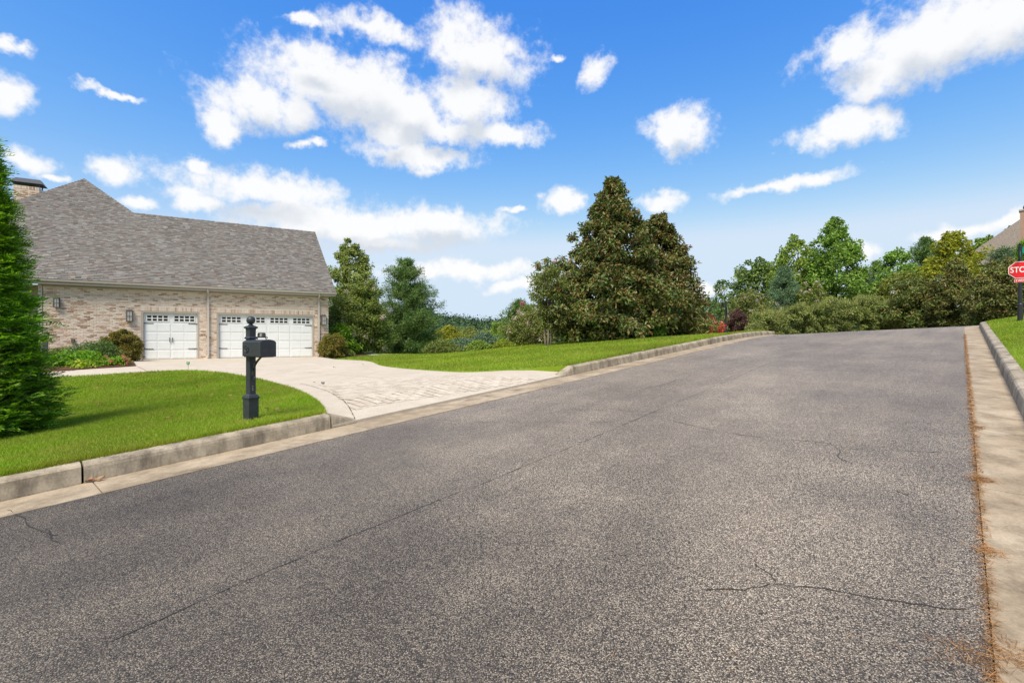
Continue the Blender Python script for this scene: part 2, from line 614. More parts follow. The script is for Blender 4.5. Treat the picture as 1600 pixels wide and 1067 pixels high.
M = {}
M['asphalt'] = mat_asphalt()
M['crack'] = simple('crack_dark', (.03, .028, .027), .95, .3, 40)
M['drive'] = mat_concrete('driveway_concrete', (.43, .375, .295), (.50, .445, .36), (.38, .315, .24), 50, .6)
M['paver'] = mat_pieces('stamped_stone', [(0, (.41, .355, .28)), (.5, (.455, .40, .325)), (1, (.50, .445, .365))], .85, 25, .12)
M['joint'] = mat_concrete('stamped_joint', (.24, .20, .155), (.42, .37, .30), (.17, .14, .11), 9, .9)
M['kerb'] = mat_concrete('kerb_concrete', (.31, .26, .185), (.45, .39, .295), (.17, .135, .09), 45, .9, .45)
M['gutter'] = mat_concrete('gutter_concrete', (.29, .225, .145), (.43, .355, .255), (.15, .115, .075), 55, 1.0)
M['path'] = mat_concrete('pale_path', (.48, .45, .42), (.56, .53, .49), (.4, .37, .33), 50, .4)
M['lawn'] = mat_soil('lawn_sward', (.105, .175, .010), (.19, .28, .025), 28, .6)
M['terrain'] = mat_soil('field', (.035, .06, .014), (.075, .105, .025), 3, .3)
M['mulch'] = mat_soil('mulch', (.05, .025, .017), (.15, .075, .05), 45, 1.0)
M['brick'] = mat_pieces('brick', [(0, (.60, .48, .38)), (.35, (.70, .61, .51)), (.6, (.62, .49, .39)), (.76, (.52, .375, .27)), (.9, (.40, .255, .165)), (.96, (.28, .175, .12)), (1, (.72, .64, .55))], .9, 22, .2, patch=.08)
M['mortar'] = mat_concrete('mortar', (.68, .61, .52), (.74, .68, .59), (.58, .50, .41), 60, .4)
M['shingle'] = mat_pieces('shingle', [(0, (.105, .097, .086)), (.2, (.165, .160, .145)), (.4, (.14, .117, .102)), (.6, (.195, .19, .172)), (.75, (.12, .102, .09)), (.9, (.165, .142, .122)), (1, (.225, .22, .20))], .95, 40, .22, patch=.06)
M['roof_base'] = simple('roof_felt', (.12, .11, .10), .95)
M['roof_far'] = simple('brown_grey_roof', (.16, .135, .11), .95, .3, 9)
M['brick_far'] = simple('brown_brick', (.33, .215, .16), .9, .25, 30)
M['trim'] = simple('taupe_trim', (.36, .315, .265), .6, .05)
M['trim_pale'] = simple('pale_trim', (.47, .43, .38), .5, .05)
M['door'] = simple('door_white', (.70, .72, .71), .45, .035, 2.2)
M['glass'] = simple('dark_glass', (.03, .024, .018), .12, .3, 5, spec=.2)
M['iron'] = simple('black_iron', (.018, .019, .021), .45, .2, 20)
M['mailbox'] = simple('mailbox_metal', (.032, .036, .043), .42, .25, 12, bumpk=.06)
M['lantern'] = simple('lantern_bronze', (.10, .085, .075), .5, .25, 15)
M['lamp_glass'] = simple('lantern_glass', (.38, .37, .36), .15, .2, 9, spec=.6)
M['white'] = simple('sign_white', (.78, .78, .77), .45, .03)
M['red'] = simple('sign_red', (.62, .012, .02), .4, .04)
M['sign_green'] = simple('sign_green', (.0, .22, .17), .4, .05)
M['sign_back'] = simple('sign_back', (.055, .058, .064), .5, .1)
M['sign_blue'] = simple('sign_blue', (.05, .20, .27), .4, .1)
M['flag_green'] = simple('little_sign_green', (.03, .22, .10), .5, .1)
M['bark'] = simple('bark', (.12, .092, .07), .95, .35, 14, bumpk=.6)
M['bark_pale'] = simple('bark_pale', (.23, .19, .155), .95, .3, 14, bumpk=.5)
M['needle'] = leaf_mat('fallen_needle', [(.17, .065, .024), (.31, .135, .05), (.45, .23, .11)], .1, .7, 2)
M['dry_leaf'] = leaf_mat('dry_leaf', [(.20, .09, .04), (.34, .19, .09), (.42, .30, .17)], .15, .7, 2)
M['grass'] = leaf_mat('grass_blade', [(.115, .205, .008), (.17, .28, .012), (.225, .33, .018), (.36, .36, .08)], .4, .55, .35, .2, (.30, .27, .06))
LM = {
    'cypress': leaf_mat('cypress_leaf', [(0.075, 0.150, 0.018), (0.150, 0.275, 0.028), (0.235, 0.400, 0.040), (0.360, 0.530, 0.060)], .45, .5, 1.3),
    'magnolia': leaf_mat('magnolia_leaf', [(.036, .062, .015), (.065, .10, .024), (.11, .15, .034), (.155, .195, .05), (.20, .20, .065), (.17, .115, .04), (.23, .12, .04)], .18, .42, .7, .35),
    'magnolia_red': leaf_mat('magnolia_rust_leaf', [(0.059, 0.103, 0.020), (0.101, 0.165, 0.031), (0.155, 0.207, 0.050), (0.190, 0.165, 0.044), (0.225, 0.144, 0.050)], .18, .45, .7, .35),
    'pine': leaf_mat('pine_needle', [(0.050, 0.105, 0.028), (0.090, 0.167, 0.043), (0.135, 0.220, 0.054), (0.192, 0.282, 0.080)], .2, .5, .6),
    'birch': leaf_mat('birch_leaf', [(0.140, 0.195, 0.041), (0.229, 0.276, 0.062), (0.299, 0.325, 0.090), (0.369, 0.374, 0.124)], .4, .5, .7),
    'crape': leaf_mat('crape_leaf', [(0.085, 0.147, 0.030), (0.149, 0.216, 0.041), (0.232, 0.274, 0.058), (0.296, 0.293, 0.084)], .35, .5, .9),
    'crape_dark': leaf_mat('crape_dark_leaf', [(0.085, 0.143, 0.036), (0.147, 0.208, 0.051), (0.222, 0.246, 0.066), (0.270, 0.221, 0.073)], .3, .5, .9),
    'oak': leaf_mat('oak_leaf', [(0.064, 0.124, 0.032), (0.102, 0.178, 0.045), (0.154, 0.236, 0.055), (0.218, 0.298, 0.073)], .25, .45, .6),
    'green': leaf_mat('green_leaf', [(0.099, 0.181, 0.031), (0.159, 0.262, 0.042), (0.221, 0.328, 0.051), (0.293, 0.396, 0.077)], .35, .5, .6),
    'bright': leaf_mat('bright_leaf', [(0.146, 0.254, 0.018), (0.219, 0.338, 0.028), (0.311, 0.421, 0.043), (0.401, 0.489, 0.072)], .4, .5, .6),
    'yellow': leaf_mat('yellow_green_leaf', [(0.149, 0.193, 0.018), (0.223, 0.261, 0.023), (0.297, 0.323, 0.035), (0.372, 0.372, 0.053)], .4, .5, .6),
    'blue': leaf_mat('blue_conifer', [(0.072, 0.132, 0.065), (0.112, 0.189, 0.088), (0.163, 0.246, 0.120), (0.224, 0.302, 0.161)], .2, .5, .9),
    'silver': leaf_mat('silver_leaf', [(.06, .11, .05), (.10, .16, .08), (.15, .22, .12), (.22, .28, .19)], .3, .5, .8),
    'hedge': leaf_mat('hedge_leaf', [(.075, .12, .024), (.15, .21, .044), (.22, .275, .065), (.29, .31, .10), (.36, .33, .14)], .3, .5, .9),
    'barberry': leaf_mat('nandina_leaf', [(0.110, 0.140, 0.020), (0.170, 0.190, 0.030), (0.220, 0.190, 0.030), (0.230, 0.120, 0.035), (0.150, 0.190, 0.030)], .3, .5, 1.6),
    'purple': leaf_mat('plum_leaf', [(0.052, 0.024, 0.023), (0.089, 0.034, 0.035), (0.127, 0.055, 0.047), (0.075, 0.055, 0.035)], .25, .5, 1.0),
    'shrub': leaf_mat('shrub_leaf', [(0.078, 0.172, 0.013), (0.124, 0.259, 0.017), (0.186, 0.345, 0.024), (0.248, 0.402, 0.037)], .35, .45, 1.6),
    'herb': leaf_mat('herb_leaf', [(0.063, 0.127, 0.028), (0.109, 0.186, 0.043), (0.155, 0.236, 0.065), (0.201, 0.270, 0.086)], .3, .5, 2.0),
    'pink': leaf_mat('pink_blossom', [(.55, .10, .18), (.70, .16, .25), (.75, .28, .36)], .35, .6, 2),
    'pale_pink': leaf_mat('pale_blossom', [(.50, .36, .36), (.60, .46, .44), (.66, .56, .52)], .35, .6, 2),
    'redfl': leaf_mat('red_blossom', [(.45, .02, .03), (.60, .04, .05), (.62, .10, .09)], .3, .6, 2),
    'whitefl': leaf_mat('white_blossom', [(.70, .68, .58), (.78, .76, .68)], .3, .6, 2),
    'orangefl': leaf_mat('orange_blossom', [(.65, .12, .02), (.72, .25, .04)], .3, .6, 2),
    'forest': leaf_mat('far_wood', [(.03, .06, .028), (.045, .082, .034), (.062, .105, .04), (.085, .13, .045)], .1, .7, .03),
}


# ------------------------------------------------------------------ sheets of ground cut to an outline
def inside(poly, pts):
    poly = np.asarray(poly); x, y = pts[:, 0], pts[:, 1]
    r = np.zeros(len(pts), bool)
    n = len(poly)
    for i in range(n):
        x0, y0 = poly[i]; x1, y1 = poly[(i + 1) % n]
        c = (y0 > y) != (y1 > y)
        with np.errstate(divide='ignore', invalid='ignore'):
            r ^= c & (x < (x1 - x0) * (y - y0) / (y1 - y0 + 1e-12) + x0)
    return r


def densify(poly, step):
    out = []
    n = len(poly)
    for i in range(n):
        a = np.array(poly[i], float); b = np.array(poly[(i + 1) % n], float)
        k = max(1, int(np.linalg.norm(b - a) / step))
        for j in range(k): out.append(tuple(a + (b - a) * j / k))
    return out


def smooth_path(pts, it=2):
    for _ in range(it):
        q = [pts[0]]
        for a, b in zip(pts[:-1], pts[1:]):
            q.append((a[0] * .75 + b[0] * .25, a[1] * .75 + b[1] * .25)); q.append((a[0] * .25 + b[0] * .75, a[1] * .25 + b[1] * .75))
        q.append(pts[-1]); pts = q
    return pts


def sheet(name, poly, zf, mat, step=.5, lift=0.0, skirt=0.0):
    b = densify(poly, step)
    P = np.array(b)
    lo, hi = P.min(0), P.max(0)
    gx, gy = np.meshgrid(np.arange(lo[0], hi[0], step), np.arange(lo[1], hi[1], step))
    g = np.stack([gx.ravel(), gy.ravel()], 1)
    g = g[inside(b, g)]
    # keep grid points off the outline
    if len(g):
        keep = np.ones(len(g), bool)
        for i in range(0, len(P)):
            keep &= ((g - P[i]) ** 2).sum(1) > (step * .3) ** 2
        g = g[keep]
    co = [Vector(p) for p in b] + [Vector(p) for p in g]
    n = len(b)
    res = delaunay_2d_cdt(co, [(i, (i + 1) % n) for i in range(n)], [], 1, 1e-5)
    v2 = np.array([(p.x, p.y) for p in res[0]])
    z = zf(v2[:, 0], v2[:, 1]) + lift
    verts = np.column_stack([v2, z])
    faces = [tuple(f) for f in res[2]]
    if skirt:
        base = len(verts)
        bz = zf(P[:, 0], P[:, 1]) + lift
        extra = np.vstack([np.column_stack([P, bz]), np.column_stack([P, bz - skirt])])
        verts = np.vstack([verts, extra])
        faces += [(base + i, base + (i + 1) % n, base + n + (i + 1) % n, base + n + i) for i in range(n)]
    me = bpy.data.meshes.new(name)
    me.from_pydata(verts.tolist(), [], faces)
    me.update()
    # all triangles face up
    import bmesh
    bm = bmesh.new(); bm.from_mesh(me)
    for f in bm.faces:
        if len(f.verts) == 3 and f.normal.z < 0: f.normal_flip()
        f.smooth = len(f.verts) == 3
    bm.to_mesh(me); bm.free()
    return link(name, me, mat)


# ------------------------------------------------------------------ terrain
def build_terrain():
    na, nr = 200, 90
    rr = np.concatenate([np.linspace(1, 30, 20), np.geomspace(33, 4500, nr - 20)])
    aa = np.linspace(0, 2 * math.pi, na, endpoint=False)
    A, Rr = np.meshgrid(aa, rr)
    X = Rr * np.sin(A); Y = Rr * np.cos(A)
    Z = terrain_z(X, Y)
    near = Rr < 60
    Z = np.where(near, Z - .15, Z)
    V = np.stack([X.ravel(), Y.ravel(), Z.ravel()], 1)
    i = np.arange(nr - 1)[:, None] * na; j = np.arange(na)[None, :]; j2 = (j + 1) % na
    Fq = np.stack([i + j, i + na + j, i + na + j2, i + j2], -1).reshape(-1, 4)[:, ::-1]
    V = np.vstack([V, [[0, 0, float(terrain_z(0, 0)) - .15]]])
    me = np_mesh('terrain', V, Fq, 4, True)
    tag(link('terrain', me, M['terrain']), kind='structure')


build_terrain()

# kerb lines in (s,t)
MOUTH0, MOUTH1 = 3.55, 9.85


def arc(cs, ct, r, a0, a1, n=10):
    return [(cs + r * math.cos(a0 + (a1 - a0) * k / n), ct + r * math.sin(a0 + (a1 - a0) * k / n)) for k in range(n + 1)]


# road: the street, the cross street over the crest
road_poly_st = [(-26, .10), (-26, -6.31), (27, -6.31)] + arc(27, -11.36, 5.05, math.pi / 2, 0, 8)[1:] + [(32, -15), (38, -15), (38, 30), (32.4, 30)] + \
    arc(28, 4.5, 4.4, 0, -math.pi / 2, 8)[1:]
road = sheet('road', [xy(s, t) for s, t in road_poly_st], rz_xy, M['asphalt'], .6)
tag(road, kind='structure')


def ribbon(pts, w, zf, lift, rg, jag=.5):
    """thin uneven strip lying on a surface, pts in world xy"""
    P = []
    for a, b in zip(pts[:-1], pts[1:]):
        k = max(2, int(math.dist(a, b) / .07))
        for j in range(k): P.append((a[0] + (b[0] - a[0]) * j / k, a[1] + (b[1] - a[1]) * j / k))
    P.append(pts[-1])
    vs = []; fs = []
    wob = 0.0
    for i, p in enumerate(P):
        q = P[min(i + 1, len(P) - 1)]; o = P[max(i - 1, 0)]
        d = (q[0] - o[0], q[1] - o[1]); l = math.hypot(*d) or 1
        n = (-d[1] / l, d[0] / l)
        wob = wob * .8 + rg.gauss(0, .012) * jag
        ww = w * rg.uniform(.15, 1.3) * (1 if 0 < i < len(P) - 1 else .2)
        for sgn in (-1, 1):
            x = p[0] + n[0] * (wob + sgn * ww / 2); y = p[1] + n[1] * (wob + sgn * ww / 2)
            vs.append((x, y, float(zf(x, y)) + lift))
    for i in range(len(P) - 1):
        fs.append((2 * i, 2 * i + 1, 2 * i + 3, 2 * i + 2))
    return vs, fs


def cracks():
    rg = random.Random(3)
    lines = [  # photo pixels
        [(10, 797), (38, 812), (62, 825), (92, 838), (98, 850)], [(75, 825), (95, 836)],
        [(160, 1008), (300, 945), (420, 893), (520, 850), (640, 800), (760, 752), (880, 704), (985, 659), (1060, 628), (1140, 594), (1205, 566)],
        [(615, 655), (700, 657), (760, 660), (860, 660), (950, 660), (1000, 657)],
        [(1050, 657), (1100, 668), (1150, 678), (1200, 684), (1260, 688), (1300, 693), (1316, 703), (1312, 715), (1330, 726)],
        [(1316, 702), (1370, 702), (1440, 706), (1475, 707)],
        [(1180, 880), (1205, 898), (1225, 910), (1290, 922), (1350, 933), (1410, 945), (1480, 951), (1515, 953)],
        [(1100, 922), (1160, 916), (1210, 912)], [(1395, 765), (1420, 775)],
        [(985, 612), (1030, 603), (1062, 592)], [(890, 640), (960, 640), (1040, 646)],
    ]
    for k, ln in enumerate(lines):
        pts = [hit(x, y, rz_xy) for x, y in ln]
        pts = smooth_path(pts, 1)
        vs, fs = ribbon(pts, .010 if k not in (2, 3) else .008, rz_xy, .004, rg, 1.0 if k != 2 else .4)
        me = bpy.data.meshes.new('crack'); me.from_pydata(vs, [], fs); me.update()
        link('crack', me, M['crack'], road)


cracks()


def extrude_along(path, prof, gap0=0.0, gap1=0.0, side=1):
    """path [(s,t)], prof [(out, up)] measured from the path towards side; returns MB"""
    mb = MB(); n = len(prof)
    vs = []; fs = []
    for i, (s, t) in enumerate(path):
        a = path[max(i - 1, 0)]; b = path[min(i + 1, len(path) - 1)]
        d = (b[0] - a[0], b[1] - a[1]); l = math.hypot(*d)
        nx, ny = -d[1] / l * side, d[0] / l * side
        for o, u in prof:
            ss, tt = s + nx * o, t + ny * o
            x, y = xy(ss, tt)
            vs.append((x, y, float(road_z(s, t)) + u))
    for i in range(len(path) - 1):
        for k in range(n):
            k2 = (k + 1) % n
            fs.append((i * n + k, i * n + k2, (i + 1) * n + k2, (i + 1) * n + k))
    fs.append(tuple(range(n))); fs.append(tuple(reversed(range((len(path) - 1) * n, len(path) * n))))
    return mb.add(vs, fs)


def resample(path, step):
    out = [path[0]]; acc = 0.0
    pts = []
    for a, b in zip(path[:-1], path[1:]):
        k = max(1, int(math.dist(a, b) / .05))
        for j in range(k): pts.append((a[0] + (b[0] - a[0]) * j / k, a[1] + (b[1] - a[1]) * j / k))
    pts.append(path[-1])
    return pts


def pieces_along(path, prof, plen, gap, side, name, mat, parent, first=None, taper=None):
    pts = resample(path, .05)
    L = [0.0]
    for a, b in zip(pts[:-1], pts[1:]): L.append(L[-1] + math.dist(a, b))
    cuts = [0.0]; c = first if first else plen
    while c < L[-1] - .4: cuts.append(c); c += plen
    cuts.append(L[-1])
    L = np.array(L); P = np.array(pts)
    rg = random.Random(8)
    for a, b in zip(cuts[:-1], cuts[1:]):
        m = max(2, int((b - a) / .3) + 1)
        ls = np.linspace(a + gap / 2, b - gap / 2, m)
        sub = [(float(np.interp(l, L, P[:, 0])), float(np.interp(l, L, P[:, 1]))) for l in ls]
        dz = rg.uniform(-.006, .006)
        pr = [(o + (rg.uniform(-.003, .003)), u + (dz if u > .05 else 0)) for o, u in prof]
        o = extrude_along(sub, pr, side=side).build(name, mat, parent)


kerb_prof = [(0, -.25), (0, .005), (.014, .13), (.024, .168), (.045, .19), (.075, .199), (.19, .206), (.19, -.25)]
gut_prof = [(0, -.2), (0, .006), (.47, -.012), (.47, -.2)]
gut_prof_l = [(0, -.2), (0, .006), (.70, -.012), (.70, -.2)]
kerb = tag(empty('kerb'), kind='structure')
gutter = tag(empty('gutter'), kind='structure')
# left side, path in direction of increasing s: outside is +90 deg turned = negative t is to the left -> side +1 means (-dt, ds)
left_a = [(-26, -6.99), (MOUTH0, -6.99)]
left_b = [(MOUTH1, -6.99), (27, -6.99)] + arc(27, -11.36, 4.37, math.pi / 2, .2, 8)[1:]
right_c = [(-26, .56), (28, .56)] + arc(28, 4.5, 3.94, -math.pi / 2, -.1, 8)[1:]
# normal for path along +s with side=+1 is (0,+1)=+t ; left kerb needs side -1
pieces_along(left_a, kerb_prof, 3.05, .022, -1, 'kerb_stone', M['kerb'], kerb, first=26 + .72 - 3.05 * 8)
pieces_along(left_b, kerb_prof, 3.05, .014, -1, 'kerb_stone', M['kerb'], kerb)
pieces_along(right_c, kerb_prof, 3.05, .012, 1, 'kerb_stone', M['kerb'], kerb)
gl = [(-26, -6.315), (27, -6.315)] + arc(27, -11.36, 5.045, math.pi / 2, .2, 8)[1:]
gr_ = [(-26, .105), (28, .105)] + arc(28, 4.5, 4.395, -math.pi / 2, -.1, 8)[1:]
pieces_along(gl, gut_prof_l, 3.05, .012, -1, 'gutter_slab', M['gutter'], gutter, first=26 + .80 - 3.05 * 8)
pieces_along(gr_, gut_prof, 3.05, .014, 1, 'gutter_slab', M['gutter'], gutter, first=26 + 2.35 - 3.05 * 8)


# kerb drop beside the drive: a short sloping end piece at each side
def kerb_end(s0, s1, h0, h1):
    mb = MB(); vs = []
    for s, h in ((s0, h0), (s1, h1)):
        for o, u in kerb_prof:
            uu = u if u < .1 else u * h
            if .01 < u <= .14: uu = u * h
            x, y = xy(s, -6.99 - o)
            vs.append((x, y, float(road_z(s, -6.99)) + uu))
    n = len(kerb_prof)
    fs = [(k, (k + 1) % n, n + (k + 1) % n, n + k) for k in range(n)] + [tuple(range(n)), tuple(range(n, 2 * n))]
    mb.add(vs, fs)
    mb.build('kerb_stone', M['kerb'], kerb)


kerb_end(MOUTH0 + .012, MOUTH0 + .42, 1.0, .25)
kerb_end(MOUTH1 - .55, MOUTH1 - .012, .25, 1.0)

# ---- outlines on the ground, read off the photograph and dropped on the ground surface
lawn_edge_px = [(505, 632), (487, 619), (455, 605), (415, 593), (370, 585), (330, 580), (290, 578.5), (245, 580), (200, 583), (150, 586), (95, 589)]
e0 = xy(MOUTH0 + .02, -7.17)
lawn_edge = [e0] + [hit(x, y, lawn_z) for x, y in lawn_edge_px] + [house_xy(-16, -8.6), house_xy(-30, -9.5)]
lawn_edge = smooth_path(lawn_edge, 2)
left_poly = [xy(-26, -7.17)] + lawn_edge + [(-48, 6), (-40, -14)]
lawn_l = tag(sheet('lawn', left_poly, lawn_z, M['lawn'], .5, 0, .12), kind='structure')

r_edge_px = [(740, 581.5), (690, 579.5), (640, 576), (606, 572.5), (594, 570.5), (588, 568), (583, 565.5), (572, 563.3), (550, 562), (524, 561)]
e1 = xy(MOUTH1 - .02, -7.17)
right_edge = smooth_path([e1] + [hit(x, y, lawn_z) for x, y in r_edge_px], 2)
ret = arc(27, -11.36, 4.19, math.pi / 2, .1, 8)
right_poly = right_edge + [house_xy(1.6, -.6), house_xy(3.2, .6), house_xy(3.5, 4), (-6, 42), (4, 44), (12, 43)] + [xy(30.4, -17), xy(*ret[-1])] + [xy(*p) for p in reversed(ret)]
lawn_r = tag(sheet('lawn', right_poly, lawn_z, M['lawn'], .5, 0, .12), kind='structure')

ret2 = arc(28, 4.5, 3.745, -math.pi / 2, -.1, 8)
side_poly = [xy(-26, .755)] + [xy(*p) for p in ret2] + [xy(31.6, 30), xy(-26, 30)]
lawn_s = tag(sheet('lawn', side_poly, lawn_z, M['lawn'], .6, 0, .12), kind='structure')

# concrete drive with the walk along the flower bed
bed_front_px = [(212, 571.5), (190, 573), (165, 574.5), (140, 576), (112, 578), (90, 579.5)]
bed_front = [hit(x, y, lawn_z) for x, y in bed_front_px]
bed_front = [house_xy(-9.2, -.05), house_xy(-9.15, -1.2)] + bed_front + [house_xy(-16, -6.6), house_xy(-22, -6.8)]
drive_poly = [xy(MOUTH0 + .02, -6.992)] + lawn_edge + [house_xy(-30, -7.5), house_xy(-22, -6.8)] + list(reversed(bed_front))[1:] + \
    [house_xy(-9.0, .6), house_xy(-.7, .6), house_xy(-.62, -.1), house_xy(-.5, -1.0)] + list(reversed(right_edge)) + [xy(MOUTH1 - .02, -6.992)]
drive = tag(sheet('driveway', drive_poly, drive_z, M['drive'], .4, 0, .06), kind='structure')

bed_poly = bed_front + [house_xy(-22, .0), house_xy(-12.6, .0)]
tag(sheet('flower_bed', bed_poly, lawn_z, M['mulch'], .3, .03, .08), kind='structure')
bed2 = [house_xy(-.58, -.02), house_xy(-.5, -.95), house_xy(.6, -1.1), house_xy(1.55, -.62), house_xy(2.6, .4), house_xy(2.4, 2.5), house_xy(.02, 2.5), house_xy(.02, -.02)]
tag(sheet('flower_bed', bed2, lawn_z, M['mulch'], .3, .03, .08), kind='structure')
# narrow path running on behind the garage corner and pavement by the corner
tag(sheet('path', [house_xy(2.9, .9), house_xy(5.2, 2.2), house_xy(4.8, 3.1), house_xy(2.5, 1.8)], lawn_z, M['path'], .4, .012, .03), kind='structure')
tag(sheet('path', [xy(27.4, 1.7), xy(28.3, 1.55), xy(29.3, 14), xy(28.4, 14)], lawn_z, M['path'], .5, .012, .03), kind='structure')


# stamped stones of the drive mouth
def stamped():
    rg = random.Random(12)
    par = drive
    # region in (s,t): behind a plain border along the gutter, bounded by curved bands at both sides
    rows = []
    base_poly_px = [(552, 640), (620, 628), (720, 613), (800, 600), (835, 592), (770, 588), (700, 587), (640, 589), (560, 594), (500, 601), (525, 615), (545, 632)]
    poly = [hit(x, y, drive_z) for x, y in base_poly_px]
    cen = (sum(p[0] for p in poly) / len(poly), sum(p[1] for p in poly) / len(poly))
    bedm = sheet('stamped_bed', [(cen[0] + (p[0] - cen[0]) * .94, cen[1] + (p[1] - cen[1]) * .94) for p in poly], drive_z, M['joint'], .3, .004)
    bedm.parent = drive
    pst = np.array([st(*p) for p in poly])
    s0, t0 = pst.min(0); s1, t1 = pst.max(0)
    wS, wT = .16, .25
    cells = []
    i = 0; s = s0
    while s < s1:
        t = t0 - wT * (.5 if i % 2 else 0)
        while t < t1:
            cells.append((s + wS / 2, t + wT / 2)); t += wT
        s += wS; i += 1
    C = np.array([xy(a, b) for a, b in cells])
    ok = inside(poly, C)
    C = [(c, p) for c, p, k in zip(cells, C, ok) if k]
    C.sort(key=lambda q: q[1][1])
    variants = []
    for k in range(6):
        me = MB()
        g = rg.uniform(.002, .02); h = .012
        a, b = wS / 2 - .006 - g * .9, wT / 2 - .004 - g * .3
        j = [rg.uniform(-.006, .006) for _ in range(8)]
        low = [(-a + j[0], -b + j[1], 0), (a + j[2], -b + j[3], 0), (a + j[4], b + j[5], 0), (-a + j[6], b + j[7], 0)]
        top = [(x * .93, y * .95, h) for x, y, _ in low]
        me.add(low + top, [(4, 5, 6, 7), (0, 1, 5, 4), (1, 2, 6, 5), (2, 3, 7, 6), (3, 0, 4, 7)])
        m = me.mesh('paving_stone'); m.materials.append(M['paver']); m.materials.append(M['joint'])
        for f in m.polygons: f.material_index = 1 if f.index == 4 and k % 2 == 0 else 0
        variants.append(m)
    ang = math.atan2(RS, RC)
    rest = MB()
    for n, ((s, t), (x, y)) in enumerate(C):
        e = .05
        z = float(drive_z(x, y)) + .003
        gx = (float(drive_z(x + e, y)) - float(drive_z(x - e, y))) / (2 * e)
        gy = (float(drive_z(x, y + e)) - float(drive_z(x, y - e))) / (2 * e)
        nrm = Vector((-gx, -gy, 1)).normalized()
        # local x along s, local y along -t
        ax = Vector((RC, RS, RC * gx + RS * gy)).normalized()
        ay = nrm.cross(ax)
        Mx = Matrix(((ax.x, ay.x, nrm.x, x), (ax.y, ay.y, nrm.y, y), (ax.z, ay.z, nrm.z, z), (0, 0, 0, 1)))
        v = variants[rg.randrange(6)]
        if n < 300:
            o = bpy.data.objects.new('paving_stone', v); COL.objects.link(o)
            o.parent = drive; o.matrix_world = Mx
        else:
            rest.add([Mx @ q.co for q in v.vertices], [tuple(p.vertices) for p in v.polygons])
    if rest.v:
        tag(rest.build('paving_stones', M['paver'], drive), kind='stuff')


stamped()


def drive_joints():
    rg = random.Random(4)
    for ln, w in (([(555, 655), (548, 640), (535, 625), (515, 612), (490, 604), (468, 599)], .014), ([(548, 641), (600, 632), (690, 618), (770, 606), (850, 590)], .008),
                  ([(210, 571), (222, 576), (228, 579)], .02), ([(480, 581), (540, 586), (600, 591)], .01), ([(355, 575), (420, 578), (480, 581)], .008)):
        pts = smooth_path([hit(x, y, drive_z) for x, y in ln], 2)
        vs, fs = ribbon(pts, w, drive_z, .006, rg, .1)
        me = bpy.data.meshes.new('joint'); me.from_pydata(vs, [], fs); me.update()
        link('joint', me, M['crack'], drive)


drive_joints()


# ------------------------------------------------------------------ grass
def grass(name, poly, zf, n, h, w, seed, dist_bias=True, excl=None):
    rg = np.random.default_rng(seed)
    P = np.array(poly); lo, hi = P.min(0), P.max(0)
    out = []
    got = 0
    while got < n:
        c = rg.uniform(lo, hi, (n * 2, 2))
        # only what the photograph can see, thicker nearer the camera
        d = c[:, 1]
        vis = (d > 1.5) & (np.abs(c[:, 0]) < d * 1.18 + .8)
        p = np.clip((9.0 / np.maximum(d, 1)) ** 1.5, .03, 1) if dist_bias else np.ones(len(d))
        c = c[vis & (rg.random(len(c)) < p)]
        c = c[inside(poly, c)]
        out.append(c); got += len(c)
    c = np.vstack(out)[:n]
    z = zf(c[:, 0], c[:, 1])
    d = c[:, 1]
    k = np.clip(d / 9, .9, 2.6)
    hh = h * rg.uniform(.5, 1.25, n) * np.clip(k, .9, 1.5)
    ww = w * k
    a = rg.uniform(0, 2 * math.pi, n)
    sx, sy = np.cos(a) * ww / 2, np.sin(a) * ww / 2
    lx, ly = rg.normal(0, .45, n) * hh, rg.normal(0, .45, n) * hh
    V = np.empty((n, 3, 3), np.float32)
    V[:, 0] = np.stack([c[:, 0] - sx, c[:, 1] - sy, z - .005], 1)
    V[:, 1] = np.stack([c[:, 0] + sx, c[:, 1] + sy, z - .005], 1)
    V[:, 2] = np.stack([c[:, 0] + lx, c[:, 1] + ly, z + hh], 1)
    me = np_mesh(name, V.reshape(-1, 3), np.arange(n * 3), 3)
    return link(name, me, M['grass'])


tag(grass('grass', left_poly, lawn_z, 250000, .045, .008, 1), 'short green turf on the lawn around the mailbox', 'grass', kind='stuff')
tag(grass('grass', right_poly, lawn_z, 120000, .04, .010, 2), 'mown green turf on the slope below the big magnolia', 'grass', kind='stuff')
tag(grass('grass', side_poly, lawn_z, 40000, .04, .010, 3), 'bright mown turf beside the stop sign kerb', 'grass', kind='stuff')


strip = [xy(-2, -7.15), xy(MOUTH0 - .05, -7.15), xy(MOUTH0 - .05, -7.32), xy(-2, -7.32)]
tag(grass('grass', strip, lawn_z, 9000, .075, .008, 4), 'longer grass tufts spilling over the kerb below the mailbox', 'grass', kind='stuff')
strip = [xy(MOUTH1, -7.15), xy(26, -7.15), xy(26, -7.34), xy(MOUTH1, -7.34)]
tag(grass('grass', strip, lawn_z, 9000, .06, .009, 5, False), 'longer grass tufts along the kerb above the driveway', 'grass', kind='stuff')


